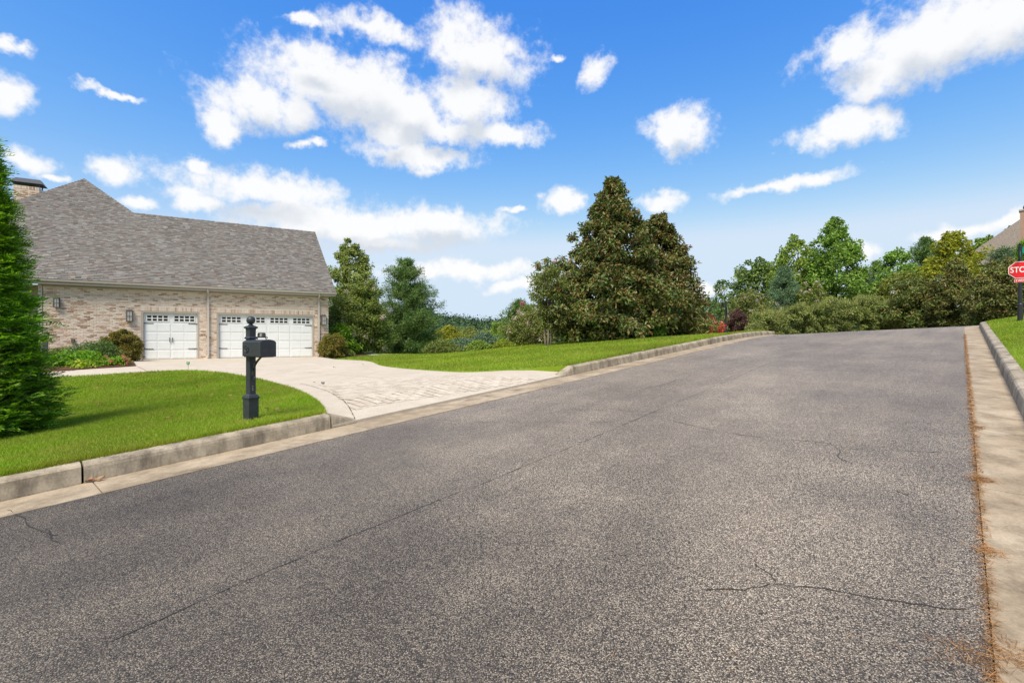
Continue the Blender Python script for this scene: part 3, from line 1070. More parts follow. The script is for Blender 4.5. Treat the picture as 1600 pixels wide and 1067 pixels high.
# ------------------------------------------------------------------ the brick garage house
def build_house():
    rzh = math.atan2(WD[1], WD[0])
    H = tag(empty('brick_house', (HC[0], HC[1], HZ), rzh),
            'pale brick house with brown shingle roof and two white garage doors', 'house')
    EZ = 3.78                                     # eave height above the garage floor
    WL = -12.55                                   # left end of the front wall
    D2 = (-5.68, -.80); D1 = (-8.92, -6.46); DH = 2.44
    DEP = .22
    # mortar body of the front wall with the two openings, and the plain side and back walls
    mb = MB()
    T = .3
    ys = (.012, T)
    mb.bbox(WL, D1[0], *ys, -.3, EZ - .1)
    mb.bbox(D1[1], D2[0], *ys, -.3, EZ - .1)
    mb.bbox(D2[1], -.012, *ys, -.3, EZ - .1)
    mb.bbox(D1[0], D1[1], *ys, DH, EZ - .1)
    mb.bbox(D2[0], D2[1], *ys, DH, EZ - .1)
    wall = mb.build('front_wall', M['mortar'], H)
    # bricks
    rg = random.Random(21)
    bl, bh, mj = .225, .058, .016
    rows = []
    boxes = []
    z = -.02; i = 0
    top = EZ - .1
    sold_h = .205
    while z + bh < top - sold_h - .005:
        x = WL + (-(bl + mj) / 2 if i % 2 else 0)
        while x < -.0:
            x0, x1 = max(x, WL), min(x + bl, 0.0)
            segs = [(x0, x1)]
            for (a, b) in (D1, D2):
                if z < DH + sold_h + .01:
                    lo, hi = a, b
                    ns = []
                    for (p, q) in segs:
                        if q <= lo or p >= hi: ns.append((p, q)); continue
                        if p < lo - .02: ns.append((p, lo - .0))
                        if q > hi + .02: ns.append((hi, q))
                    segs = ns
            for p, q in segs:
                if q - p > .03: boxes.append((p, q, z, z + bh))
            x += bl + mj
        z += bh + mj; i += 1
    # soldier courses under the eave and over both doors
    x = WL
    while x < -.03:
        boxes.append((x, min(x + bh, 0), top - sold_h, top - .005)); x += bh + mj
    for (a, b) in (D1, D2):
        x = a
        while x < b - .03:
            boxes.append((x, min(x + bh, b), DH + .005, DH + sold_h)); x += bh + mj
    boxes.sort(key=lambda q: q[0])
    variants = {}
    stuff = MB()
    nsingle = 0
    for (p, q, z0, z1) in boxes:
        out = rg.uniform(.0, .006)
        full = abs((q - p) - bl) < .002 and abs((z1 - z0) - bh) < .002
        if full and nsingle < 300:
            if 'm' not in variants:
                m = MB(); a = .003
                b0 = [(0, .02, 0), (bl, .02, 0), (bl, .02, bh), (0, .02, bh)]
                f0 = [(a, 0, a), (bl - a, 0, a), (bl - a, 0, bh - a), (a, 0, bh - a)]
                m.add(b0 + f0, [(4, 5, 6, 7), (0, 1, 5, 4), (1, 2, 6, 5), (2, 3, 7, 6), (3, 0, 4, 7)])
                mm = m.mesh('brick'); mm.materials.append(M['brick']); variants['m'] = mm
            o = bpy.data.objects.new('brick', variants['m']); COL.objects.link(o)
            o.parent = wall; o.location = (p, -out, z0)
            nsingle += 1
        else:
            a = .003; y = -out
            b0 = [(p, .02, z0), (q, .02, z0), (q, .02, z1), (p, .02, z1)]
            f0 = [(p + a, y, z0 + a), (q - a, y, z0 + a), (q - a, y, z1 - a), (p + a, y, z1 - a)]
            stuff.add(b0 + f0, [(4, 5, 6, 7), (0, 1, 5, 4), (1, 2, 6, 5), (2, 3, 7, 6), (3, 0, 4, 7)])
    tag(stuff.build('bricks', M['brick'], wall, fix=False), kind='stuff')
    # other walls
    sw = MB()
    sw.prism([(T + .002, -.3), (14.5, -.3), (14.5, EZ - .1), (7.25, 8.55), (T + .002, EZ + .1)], -.25, -.012, 'x')
    sw.bbox(WL - .02, WL + .26, T + .002, 2.2, -.3, EZ - .1)
    sw.bbox(-19, WL - .02, 2.0, 2.25, -.3, EZ - .1)
    sw.bbox(-19, -18.75, 2.26, 22, -.3, EZ - .1)
    sw.bbox(-18.7, -.3, 14.3, 14.49, -.3, EZ - .1)
    sw.build('side_wall', M['mortar'], H)
    tr = MB().bbox(WL - .17, WL - .022, -.02, .1, -.3, EZ - .1).build('corner_trim', M['trim_pale'], H)
    # door surrounds, reveals
    for (a, b) in (D1, D2):
        m = MB()
        w = .09
        m.bbox(a + .001, a + w, .0, DEP, -.02, DH - .001)
        m.bbox(b - w, b - .001, .0, DEP, -.02, DH - .001)
        m.bbox(a + w, b - w, .0, DEP, DH - w, DH - .001)
        m.build('door_frame', M['trim'], H)

    # garage doors with raised panels, divided lights and strap hinges
    def garage_door(a, b, bays, handles):
        a += .092; b -= .092; top = DH - .092
        y = .12
        d = MB().bbox(a, b, y, y + .06, .0, top).build('garage_door', M['door'], H)
        bw = (b - a) / bays
        rows = 4
        zt = [0.0, .52, 1.04, 1.56, top - .50]
        rowsz = [(.015, .455), (.47, .915), (.93, 1.37), (1.385, top - .52)]
        # four flat sections with beaded boards
        for (z0, z1) in rowsz:
            for k in range(bays):
                for half in (0, 1):
                    x0 = a + bw * k + bw * half / 2 + (.03 if half == 0 else .012)
                    x1 = a + bw * k + bw * (half + 1) / 2 - (.03 if half == 1 else .012)
                    pm = MB()
                    g = .016
                    lo = [(x0, y - .0005, z0 + .02), (x1, y - .0005, z0 + .02), (x1, y - .0005, z1 - .02), (x0, y - .0005, z1 - .02)]
                    hi = [(x0 + g, y - .014, z0 + .02 + g), (x1 - g, y - .014, z0 + .02 + g), (x1 - g, y - .014, z1 - .02 - g), (x0 + g, y - .014, z1 - .02 - g)]
                    pm.add(lo + hi, [(4, 5, 6, 7), (0, 1, 5, 4), (1, 2, 6, 5), (2, 3, 7, 6), (3, 0, 4, 7)])
                    pm.build('panel', M['door'], d)
        # section seams
        sm = MB()
        for z in (.4625, .9225, 1.3775, top - .51):
            sm.bbox(a + .002, b - .002, y - .004, y - .0008, z - .006, z + .002)
        sm.build('section_seam', M['door'], d)
        # windows
        wz0, wz1 = top - .405, top - .135
        for k in range(bays):
            x0 = a + bw * k + bw * .125; x1 = a + bw * (k + 1) - bw * .125
            fr = MB()
            fr.bbox(x0 - .045, x1 + .045, y - .022, y - .001, wz1, wz1 + .04)
            fr.bbox(x0 - .045, x1 + .045, y - .022, y - .001, wz0 - .04, wz0)
            fr.bbox(x0 - .045, x0, y - .022, y - .001, wz0, wz1)
            fr.bbox(x1, x1 + .045, y - .022, y - .001, wz0, wz1)
            pw = (x1 - x0 - 3 * .05) / 4; ph = (wz1 - wz0 - .04) / 2
            for c in range(1, 4):
                xx = x0 + c * pw + (c - 1) * .05
                fr.bbox(xx, xx + .05, y - .02, y - .001, wz0, wz1)
            fr.bbox(x0, x1, y - .018, y - .0015, wz0 + ph, wz0 + ph + .04)
            fr.build('window_frame', M['door'], d)
            for c in range(4):
                for r in range(2):
                    xx = x0 + c * (pw + .05); zz = wz0 + r * (ph + .04)
                    MB().bbox(xx + .001, xx + pw - .001, y - .007, y - .002, zz + .001, zz + ph - .001).build('window_pane', M['glass'], d)
        # strap hinges
        for zz in (.52, top - .53):
            for side in (0, 1):
                x0 = a + .015 if side == 0 else b - .015
                sg = 1 if side == 0 else -1
                hm = MB()
                pts = [(0, -.022), (.30, -.013), (.36, -.02), (.40, 0), (.36, .02), (.30, .013), (0, .022)]
                hm.prism([(x0 + sg * u, zz + v) for u, v in pts], y - .03, y - .016)
                hm.build('strap_hinge', M['iron'], d)
        if handles:
            c = (a + b) / 2
            for sg in (-1, 1):
                hm = MB().bbox(c + sg * .055 - .014, c + sg * .055 + .014, y - .065, y - .045, .86, 1.1)
                hm.bbox(c + sg * .055 - .012, c + sg * .055 + .012, y - .046, y - .015, .875, .9)
                hm.bbox(c + sg * .055 - .012, c + sg * .055 + .012, y - .046, y - .015, 1.06, 1.085)
                hm.build('handle', M['iron'], d)
        return d
    tag(garage_door(D1[0], D1[1], 2, True), 'single white garage door with two pull handles')
    tag(garage_door(D2[0], D2[1], 4, False), 'wide double white garage door behind the mailbox')

    # roof
    RX, EY = .35, -.4
    ridge_y, ridge_z = 7.25, 8.78
    pk = (-13.25, 11.48, 11.55)
    pitch = (ridge_z - EZ) / (ridge_y - EY)
    front = [(RX, EY, EZ), (RX, ridge_y, ridge_z), (-10.15, ridge_y, ridge_z), pk, (-19.15, EY, EZ)]
    rb = MB()
    rb.add(front, [(0, 1, 2, 3, 4)])
    rb.add([(RX, ridge_y, ridge_z), (-10.15, ridge_y, ridge_z), (-7.4, 11.3, 6.3), (-4, 15, 3.75), (RX, 15, 3.75)], [(0, 1, 2, 3, 4)])
    rb.add([pk, (-10.15, ridge_y, ridge_z), (-7.4, 11.3, 6.3), (-4.6, 22, 3.8), (-13.25, 22, 11.55)], [(0, 1, 2, 3, 4)])
    rb.add([pk, (-13.25, 22, 11.55), (-21.9, 22, 3.8), (-19.15, EY, EZ)], [(0, 1, 2, 3)])
    # underside
    rb.add([(p[0], p[1], p[2] - .16) for p in front], [(4, 3, 2, 1, 0)])
    rb.add([(RX, EY, EZ), (RX, ridge_y, ridge_z), (RX, ridge_y, ridge_z - .16), (RX, EY, EZ - .16)], [(0, 1, 2, 3)])
    rb.add([(RX, ridge_y, ridge_z), (RX, 15, 3.75), (RX, 15, 3.59), (RX, ridge_y, ridge_z - .16)], [(0, 1, 2, 3)])
    roof = rb.build('roof', M['roof_base'], H, fix=False)
    # shingles of the front slope
    rg = random.Random(33)
    slope = math.hypot(1, pitch)
    cs_, sn_ = 1 / slope, pitch / slope
    exp_ = .17
    poly = [(p[0], (p[1] - EY) * slope) for p in front]      # (x, distance up the slope)
    vmax = max(p[1] for p in poly)
    todo = []
    v = 0.0
    while v < vmax:
        # extent of the slope at this height
        vm = v + exp_ * .5
        xs = []
        for i in range(5):
            (x0, v0), (x1, v1) = poly[i], poly[(i + 1) % 5]
            if (v0 > vm) != (v1 > vm): xs.append(x0 + (x1 - x0) * (vm - v0) / (v1 - v0))
        if len(xs) >= 2:
            lo, hi = min(xs), max(xs)
            x = lo - rg.uniform(0, .3)
            while x < hi:
                w = rg.choice((.12, .16, .2, .26)) * rg.uniform(.85, 1.15)
                a, b = max(x, lo), min(x + w, hi)
                if b - a > .04: todo.append((a, b, v, rg.uniform(.014, .034)))
                x += w
        v += exp_

    def to3(x, v, n):
        return (x, EY + v * cs_ - n * sn_, EZ + v * sn_ + n * cs_)
    todo.sort(key=lambda q: (abs(q[0] + 12.5) + q[2] * .6))
    sm = MB()
    shingle_cache = {}
    for n, (a, b, v, th) in enumerate(todo):
        v1 = v + exp_ * 1.12
        if n < 300:
            key = (round((b - a) / .03), round(th, 3))
            if key not in shingle_cache:
                w = key[0] * .03
                m = MB()
                vs_ = [to3(0, 0, .002), to3(w, 0, .002), to3(w, exp_ * 1.12, .001), to3(0, exp_ * 1.12, .001),
                       to3(0, -.01, th), to3(w, -.01, th), to3(w, exp_ * 1.12, .006), to3(0, exp_ * 1.12, .006)]
                o0 = to3(0, 0, 0)
                vs_ = [(p[0] - o0[0], p[1] - o0[1], p[2] - o0[2]) for p in vs_]
                m.add(vs_, [(4, 5, 6, 7), (0, 1, 5, 4), (1, 2, 6, 5), (3, 0, 4, 7)])
                mm = m.mesh('shingle'); mm.materials.append(M['shingle']); shingle_cache[key] = mm
            o = bpy.data.objects.new('shingle', shingle_cache[key]); COL.objects.link(o)
            o.parent = roof; o.location = to3(a, v, 0)
        else:
            sm.add([to3(a, v, .002), to3(b, v, .002), to3(b, v1, .001), to3(a, v1, .001),
                    to3(a, v - .01, th), to3(b, v - .01, th), to3(b, v1, .006), to3(a, v1, .006)],
                   [(4, 5, 6, 7), (0, 1, 5, 4), (1, 2, 6, 5), (3, 0, 4, 7)])
    tag(sm.build('shingles', M['shingle'], roof, fix=False), kind='stuff')
    # ridge caps
    cap = MB()
    def strip(p, q, w=.13):
        p, q = Vector(p), Vector(q)
        n = max(1, int((q - p).length / .28))
        for k in range(n):
            a = p + (q - p) * (k / n); b = p + (q - p) * ((k + 1.08) / n)
            d = (q - p).normalized(); s_ = d.cross(Vector((0, 0, 1))).normalized() * w
            dn = Vector((0, 0, -w * .62)); up = Vector((0, 0, .035)); up2 = Vector((0, 0, .02))
            cap.add([a + s_ + dn + up, a + up * 1.3, a - s_ + dn + up, b + s_ + dn + up2, b + up2, b - s_ + dn + up2], [(0, 1, 4, 3), (1, 2, 5, 4)])
    strip(front[1], front[2]); strip(front[2], pk); strip(front[4], pk); strip(pk, (-13.25, 22, 11.55))
    tag(cap.build('ridge_cap', M['shingle'], roof, fix=False), kind='stuff')
    # eave: fascia, soffit, gutter
    MB().bbox(-19, RX - .01, EY + .02, EY + .06, EZ - .24, EZ - .03).build('fascia', M['trim_pale'], H)
    MB().bbox(-19, RX - .02, EY + .061, .3, EZ - .2, EZ - .165).build('soffit', M['trim'], H)
    MB().bbox(WL, -.001, -.07, .011, EZ - .30, EZ - .201).build('frieze', M['trim'], H)
    g = MB().prism([(EY - .11, EZ - .02), (EY - .09, EZ - .10), (EY - .02, EZ - .14), (EY + .018, EZ - .14), (EY + .018, EZ - .02), (EY, EZ - .02), (EY, EZ - .11), (EY - .07, EZ - .09), (EY - .092, EZ - .02)], -19, RX + .02, 'x')
    g.build('roof_gutter', M['trim_pale'], H)
    rk = MB().prism([(EY, EZ - .17), (ridge_y, ridge_z - .17), (ridge_y, ridge_z - .03), (EY, EZ - .03)], RX - .03, RX + .02, 'x')
    rk.build('rake_board', M['trim_pale'], H)
    # downspouts
    for x in (-6.07, -.56):
        d = MB()
        d.tube([(x, EY - .03, EZ - .13), (x, EY + .02, EZ - .26), (x, -.09, EZ - .40), (x, -.075, EZ - .55)], .055, 4)
        d.bbox(x - .05, x + .05, -.115, -.03, .14, EZ - .52)
        d.tube([(x, -.075, .17), (x, -.10, .08), (x, -.22, .04)], .05, 4)
        d.build('downspout', M['trim_pale'], H)

    # wall lanterns
    def lantern(x, z, k=1.0):
        r = MB()
        r.bbox(x - .10 * k, x + .10 * k, -.03, -.008, z - .24 * k, z + .24 * k)
        r.bbox(x - .13 * k, x + .13 * k, -.20, -.031, z - .30 * k, z - .26 * k)
        r.bbox(x - .13 * k, x + .13 * k, -.20, -.031, z + .22 * k, z + .27 * k)
        r.add([(x - .12 * k, -.19, z + .27 * k), (x + .12 * k, -.19, z + .27 * k), (x + .12 * k, -.031, z + .27 * k), (x - .12 * k, -.031, z + .27 * k),
               (x - .05 * k, -.14, z + .33 * k), (x + .05 * k, -.14, z + .33 * k), (x + .05 * k, -.07, z + .33 * k), (x - .05 * k, -.07, z + .33 * k)],
              [(0, 1, 5, 4), (1, 2, 6, 5), (2, 3, 7, 6), (3, 0, 4, 7), (4, 5, 6, 7)])
        for sx in (-1, 1):
            for yy in (-.195, -.05):
                r.box((x + sx * .115 * k, yy, z - .02 * k), (.022, .022, .48 * k))
        r.box((x, -.197, z - .02 * k), (.012, .012, .48 * k))
        r.box((x, -.196, z - .02 * k), (.22 * k, .012, .012))
        o = r.build('wall_lantern', M['lantern'], H)
        MB().bbox(x - .10 * k, x + .10 * k, -.18, -.045, z - .258 * k, z + .218 * k).build('lantern_glass', M['lamp_glass'], o)
        MB().lathe([(.012, z - .25 * k), (.02, z - .1), (.018, z + .02), (.004, z + .06)], 8, (x, -.1)).build('candle', M['white'], o)
    lantern(-9.36, 2.18, 1.0); lantern(-12.05, 2.72, .8); lantern(-.29, 2.15, 1.0)
    # vent and hose tap low on the wall
    MB().bbox(-10.55, -10.28, -.02, -.004, .62, .78).build('wall_vent', M['white'], H)
    MB().bbox(-10.50, -10.33, -.026, -.0205, .655, .745).build('vent_grille', M['glass'], H)
    MB().bbox(-11.55, -11.44, -.10, -.004, .85, 1.03).build('outlet_box', M['lantern'], H)
    MB().tube([(-11.5, -.06, .86), (-11.2, -.3, .62), (-10.9, -.6, .42)], .012, 6).build('cable', M['iron'], H)
    # chimney behind the hip
    cx, cy = -17.05, 16.0
    ch = MB().bbox(cx - .66, cx + .66, cy - .5, cy + .5, 5, 11.57).build('chimney', M['mortar'], H)
    cb = MB(); z = 8.0; i = 0
    while z < 11.35:
        x = cx - .66 - (.12 if i % 2 else 0)
        while x < cx + .66:
            a, b = max(x, cx - .66), min(x + .232, cx + .66)
            if b - a > .03: cb.bbox(a, b, cy - .52, cy - .501, z, z + .062)
            x += .243
        y = cy - .5 - (.12 if i % 2 else 0)
        while y < cy + .5:
            a, b = max(y, cy - .5), min(y + .232, cy + .5)
            if b - a > .03: cb.bbox(cx + .661, cx + .68, a, b, z, z + .062)
            y += .243
        z += .073; i += 1
    x = cx - .66
    while x < cx + .63:
        cb.bbox(x, x + .062, cy - .53, cy - .501, 11.36, 11.56); x += .073
    tag(cb.build('bricks', M['brick'], ch, fix=False), kind='stuff')
    cp = MB()
    for sx in (-1, 1):
        for sy in (-1, 1): cp.box((cx + sx * .6, cy + sy * .4, 11.70), (.06, .06, .27))
    cp.add([(cx - .85, cy - .6, 11.80), (cx + .85, cy - .6, 11.80), (cx + .85, cy + .6, 11.80), (cx - .85, cy + .6, 11.80),
            (cx - .62, cy - .2, 12.17), (cx + .62, cy - .2, 12.17), (cx + .62, cy + .2, 12.17), (cx - .62, cy + .2, 12.17)],
           [(3, 2, 1, 0), (0, 1, 5, 4), (1, 2, 6, 5), (2, 3, 7, 6), (3, 0, 4, 7), (4, 5, 6, 7)])
    cp.build('chimney_cap', M['sign_back'], ch)
    return H


build_house()


# garden ornament by the wall: a tall flat weathered plaque post
def garden_post():
    x, y = house_xy(-12.3, -.75)
    z = float(lawn_z(x, y))
    mb = MB().prism([(-.09, 0), (.09, 0), (.10, .75), (.13, 1.22), (.16, 1.30), (.05, 1.36), (-.03, 1.30), (-.07, 1.05), (-.09, .6)], -.035, .035)
    o = mb.build('garden_post', M['sign_back'], None, bevel=.01)
    o.location = (x, y, z); o.rotation_euler = (0, 0, .5)
    tag(o, 'slim dark grey post with pointed top standing against the brick wall', 'post')


garden_post()


# ------------------------------------------------------------------ mailbox
def text_mesh(body, size, depth, name, xs=1.0):
    cu = bpy.data.curves.new('lettering', 'FONT')
    cu.body = body; cu.size = size; cu.extrude = depth; cu.align_x = 'CENTER'; cu.align_y = 'CENTER'
    cu.offset = size * .012
    tmp = bpy.data.objects.new('tmp', cu); COL.objects.link(tmp)
    dg = bpy.context.evaluated_depsgraph_get()
    me = bpy.data.meshes.new_from_object(tmp.evaluated_get(dg))
    bpy.data.objects.remove(tmp)
    for v in me.vertices: v.co.x *= xs
    me.name = name
    me.materials.clear()
    return me


def build_mailbox():
    x, y = hit(392, 655, lawn_z)
    z = float(lawn_z(x, y))
    # local +X points at the road (the door end), local +Y up the road
    ang = R(-31)
    o = tag(empty('mailbox', (x, y, z - .02), ang), 'dark grey ornamental mailbox on a pedestal post with ball finial', 'mailbox')
    m = M['mailbox']
    ph = math.pi / 4
    q = math.sqrt(2)
    MB().lathe([(0.0799 * q, -.1), (0.0799 * q, .34), (0.0903 * q, .345), (0.0903 * q, .365), (0.0740 * q, .395), (0.0533 * q, .415)], 4, phase=ph).build('pedestal', m, o, bevel=.006)
    MB().lathe([(0.0511 * q, .41), (0.0511 * q, 1.27)], 4, phase=ph).build('post', m, o, bevel=.006)
    MB().lathe([(0.0518 * q, 1.26), (0.0666 * q, 1.265), (0.0666 * q, 1.285), (0.0518 * q, 1.30), (0.0518 * q, 1.40), (0.0555 * q, 1.42), (0.0725 * q, 1.43), (0.0725 * q, 1.45), (0.0444 * q, 1.465), (0.0222 * q, 1.475)], 4, phase=ph).build('capital', m, o, bevel=.004)
    prof = [(.03, 1.47), (.042, 1.475), (.026, 1.487), (.022, 1.495)]
    for k in range(11):
        a = -math.pi / 2 + math.pi * (k + 1) / 12
        prof.append((.064 * math.cos(a), 1.552 + .064 * math.sin(a)))
    MB().lathe(prof, 20).build('ball_finial', m, o, smooth=True)
    # box: arched top, door at the road end
    w, zb, zs, zt = .118, 1.0, 1.215, 1.252
    def arch(k, dz=0):
        pts = [(-w * k, zb - dz), (w * k, zb - dz), (w * k, zs)]
        for j in range(1, 8):
            a = j / 8
            pts.append((w * k * (1 - 2 * a), zs + (zt - zs) * (1 - (1 - 2 * a) ** 2) ** .8 + dz * .5))
        pts.append((-w * k, zs))
        return pts
    x0, x1 = -.03, .43
    bx = MB().prism(arch(1.0), x0, x1, 'x').build('letter_box', m, o, bevel=.005)
    lid = MB().prism(arch(1.08, .006), x1 + .001, x1 + .022, 'x').build('box_door', m, o, bevel=.004)
    MB().prism(arch(1.06, .008)[2:], x0 - .01, x1 - .005, 'x')
    MB().tube([(x1 + .022, 0, zt - .03), (x1 + .045, 0, zt - .02), (x1 + .045, 0, zt + .012), (x1 + .02, 0, zt + .014)], .009, 6).build('latch', m, lid)
    MB().lathe([(.005, 0), (.034, .0), (.034, .008), (.026, .011), (.024, .007), (.001, .012)], 18).build('door_emblem', m, lid)
    em = lid.children[-1]; em.location = (x1 + .022, 0, 1.125); em.rotation_euler = (0, R(90), 0)
    # round eagle-like medallion on the side
    md = MB().lathe([(.005, 0), (.058, .0), (.058, .008), (.050, .011), (.047, .006), (.001, .006)], 24)
    md.prism([(-.006, -.03), (.006, -.03), (.012, 0), (.036, .02), (.03, .028), (.008, .016), (0, .034), (-.008, .016), (-.03, .028), (-.036, .02), (-.012, 0)], .004, .013, 'z')
    md = md.build('medallion', m, bx)
    md.location = (.09, -w - .0005, 1.115); md.rotation_euler = (R(90), 0, 0)
    # bottom lip
    MB().bbox(x0 + .02, x1 - .01, -w * .9, w * .9, zb - .012, zb + .0).build('bottom_lip', m, bx)
    # number plate on top between two scrolls
    pl = MB().prism([(.20, zt + .028), (.36, zt + .028), (.375, zt + .05), (.375, zt + .085), (.355, zt + .105), (.205, zt + .105), (.185, zt + .085), (.185, zt + .05)], -.008, .008).build('number_plate', m, o)
    tm = text_mesh('81', .062, .002, 'number')
    tm.materials.append(M['trim_pale'])
    t = link('number', tm, None, pl); t.location = (.28, -.0085, zt + .066); t.rotation_euler = (R(90), 0, 0)
    for sg in (-1, 1):
        c = .28 + sg * .12
        pts = []
        for k in range(14):
            a = k / 13 * 1.6 * math.pi
            r_ = .03 * (1 - k / 18)
            pts.append((c + sg * (r_ * math.cos(a) - .0), 0, zt + .02 + r_ * math.sin(a) * .9))
        MB().tube(pts, .007, 6).build('scroll', m, pl)
    # curved bracket below
    pts = []
    for k in range(13):
        a = k / 12
        pts.append((.05 + .25 * a ** 2.0, 0, .66 + .34 * a ** .7))
    br = MB().tube(pts, [.012 + .006 * math.sin(k / 12 * math.pi) for k in range(13)], 8).build('bracket', m, o, smooth=True)
    c = []
    for k in range(16):
        a = -math.pi / 2 + k / 15 * 2.0 * math.pi; r_ = .03 * (1 - k / 20)
        c.append((.08 + r_ * math.cos(a), 0, .66 + r_ * math.sin(a)))
    MB().tube(c, .009, 6).build('bracket_scroll', m, br)
    # red-less signal flag folded flat along the far side
    MB().bbox(.05, .30, w + .001, w + .008, 1.15, 1.19).build('signal_flag', m, bx)
    for dz in (.475, .50, .535):
        MB().lathe([(.004, 0), (.006, .001), (.003, .004)], 8).build('screw', M['trim_pale'], o)
        s_ = o.children[-1]; s_.location = (.0515, .0, dz); s_.rotation_euler = (0, R(90), 0)


build_mailbox()


# ------------------------------------------------------------------ signs
def octagon(r):
    return [(r / math.cos(math.pi / 8) * math.cos(math.pi / 8 + k * math.pi / 4), r / math.cos(math.pi / 8) * math.sin(math.pi / 8 + k * math.pi / 4)) for k in range(8)]


def stop_sign(px, depth, zbase, face_ang, top_h, sign_z, r, label, plates=True):
    x, y = (px - CX) / F * depth, depth
    o = tag(empty('stop_sign', (x, y, zbase), face_ang), label, 'sign')
    ph = .028 * 1.6
    MB().lathe([(.078, -.2), (.078, .62), (.07, .64), (.056, .66), (.056, top_h - .1), (.068, top_h - .09), (.068, top_h - .05), (.045, top_h - .04), (.02, top_h - .02),
                (.042, top_h + .02), (.042, top_h + .05), (.02, top_h + .085), (.002, top_h + .095)], 12).build('pole', M['iron'], o, smooth=False)
    # octagon faces local -Y
    rim = MB().prism([(u, sign_z + v) for u, v in octagon(r)], -.068, -.063).build('sign_face', M['white'], o)
    MB().prism([(u, sign_z + v) for u, v in octagon(r * .945)], -.0705, -.0682).build('red_field', M['red'], rim)
    MB().prism([(u, sign_z + v) for u, v in octagon(r * 1.02)], -.0625, -.054).build('sign_back', M['sign_back'], o)
    tm = text_mesh('STOP', r * .98, .001, 'lettering', .72)
    tm.materials.append(M['white'])
    t = link('lettering', tm, None, rim); t.location = (0, -.0718, sign_z); t.rotation_euler = (R(90), 0, 0)
    if plates:
        p = MB().bbox(-.15, .15, -.067, -.062, sign_z - r - .15, sign_z - r - .03).build('way_plate', M['white'], o)
        MB().bbox(-.14, .14, -.0692, -.0672, sign_z - r - .143, sign_z - r - .037).build('red_field', M['red'], p)
        tm = text_mesh('3 WAY', .088, .001, 'lettering', .85); tm.materials.append(M['white'])
        t = link('lettering', tm, None, p); t.location = (0, -.0705, sign_z - r - .09); t.rotation_euler = (R(90), 0, 0)
        b = MB().bbox(.05, .72, -.006, .006, top_h - .30, top_h - .09).build('street_name_blade', M['sign_green'], o)
        b2 = MB().bbox(-.006, .006, -.70, -.05, top_h - .52, top_h - .32).build('street_name_blade', M['sign_green'], o)
    return o


def pole_ground(px, d):
    return float(lawn_z((px - CX) / F * d, d))


d1 = 18.0
zg = pole_ground(1594, d1)
top1 = EYE + (CY - 383) / F * d1 - zg
sz = EYE + (CY - 422) / F * d1 - zg
stop_sign(1594, d1, zg, -R(46), top1, sz, .305, 'red octagonal STOP sign on a black pole with a plate beneath')
d2 = 34.0
zg2 = pole_ground(1134, d2)
stop_sign(1134, d2, zg2, R(76), EYE + (CY - 472) / F * d2 - zg2, EYE + (CY - 486) / F * d2 - zg2, .305,
          'black sign post with its plate seen edge on beside the red flowers', plates=False)


def small_signs():
    x, y = hit(513, 556.5, lawn_z); z = float(lawn_z(x, y))
    o = tag(empty('yard_sign', (x, y, z), .3), 'small blue and white octagonal yard sign on a stake by the garage bush', 'sign')
    MB().bbox(-.012, .012, -.008, .008, -.1, .5).build('stake', M['white'], o)
    pl = MB().prism([(u, .60 + v) for u, v in octagon(.145)], -.022, -.012).build('sign_face', M['white'], o)
    MB().prism([(-.06, .735), (.06, .735), (.135, .66), (.135, .625), (-.135, .625), (-.135, .66)][::-1], -.0245, -.0225).build('blue_band', M['sign_blue'], pl)
    MB().bbox(-.10, .10, -.0245, -.0225, .545, .575).build('blue_band', M['sign_blue'], pl)
    MB().bbox(-.09, .09, -.0245, -.0225, .495, .515).build('blue_band', M['sign_blue'], pl)
    x, y = hit(294, 578.8, lawn_z); z = float(lawn_z(x, y))
    o = tag(empty('yard_marker', (x, y, z), -.35), 'little green marker flag on a thin wire stake at the lawn edge', 'sign')
    MB().tube([(0, 0, -.05), (0, 0, .26)], .006, 6).build('stake', M['iron'], o)
    pl = MB().prism([(-.085, .26), (-.02, .215), (.05, .225), (.085, .30), (.085, .335), (-.085, .335)], -.006, .006).build('sign_face', M['flag_green'], o)
    MB().bbox(-.05, .04, -.0085, -.0065, .275, .30).build('pale_band', M['silver'] if 'silver' in M else M['trim_pale'], pl)


small_signs()


# ------------------------------------------------------------------ foliage
def unit(v):
    return v / (np.linalg.norm(v, axis=-1, keepdims=True) + 1e-9)


def leaf_verts(p, d, n, L, W, fold=.15):
    """folded diamond leaves: p base (k,3), d length direction, n face normal"""
    s = unit(np.cross(d, n))
    n2 = np.cross(s, d)
    L = np.asarray(L)[:, None]; W = np.asarray(W)[:, None]
    V = np.empty((len(p), 4, 3), np.float32)
    V[:, 0] = p
    V[:, 1] = p + d * L * .5 + s * W * .5 + n2 * L * fold
    V[:, 2] = p + d * L
    V[:, 3] = p + d * L * .5 - s * W * .5 + n2 * L * fold
    return V


def leaf_mesh(name, V):
    k = len(V)
    i = np.arange(k)[:, None] * 4
    Fx = (i + np.array([[0, 1, 2, 0, 2, 3]])).reshape(-1)
    return np_mesh(name, V.reshape(-1, 3), Fx, 3)


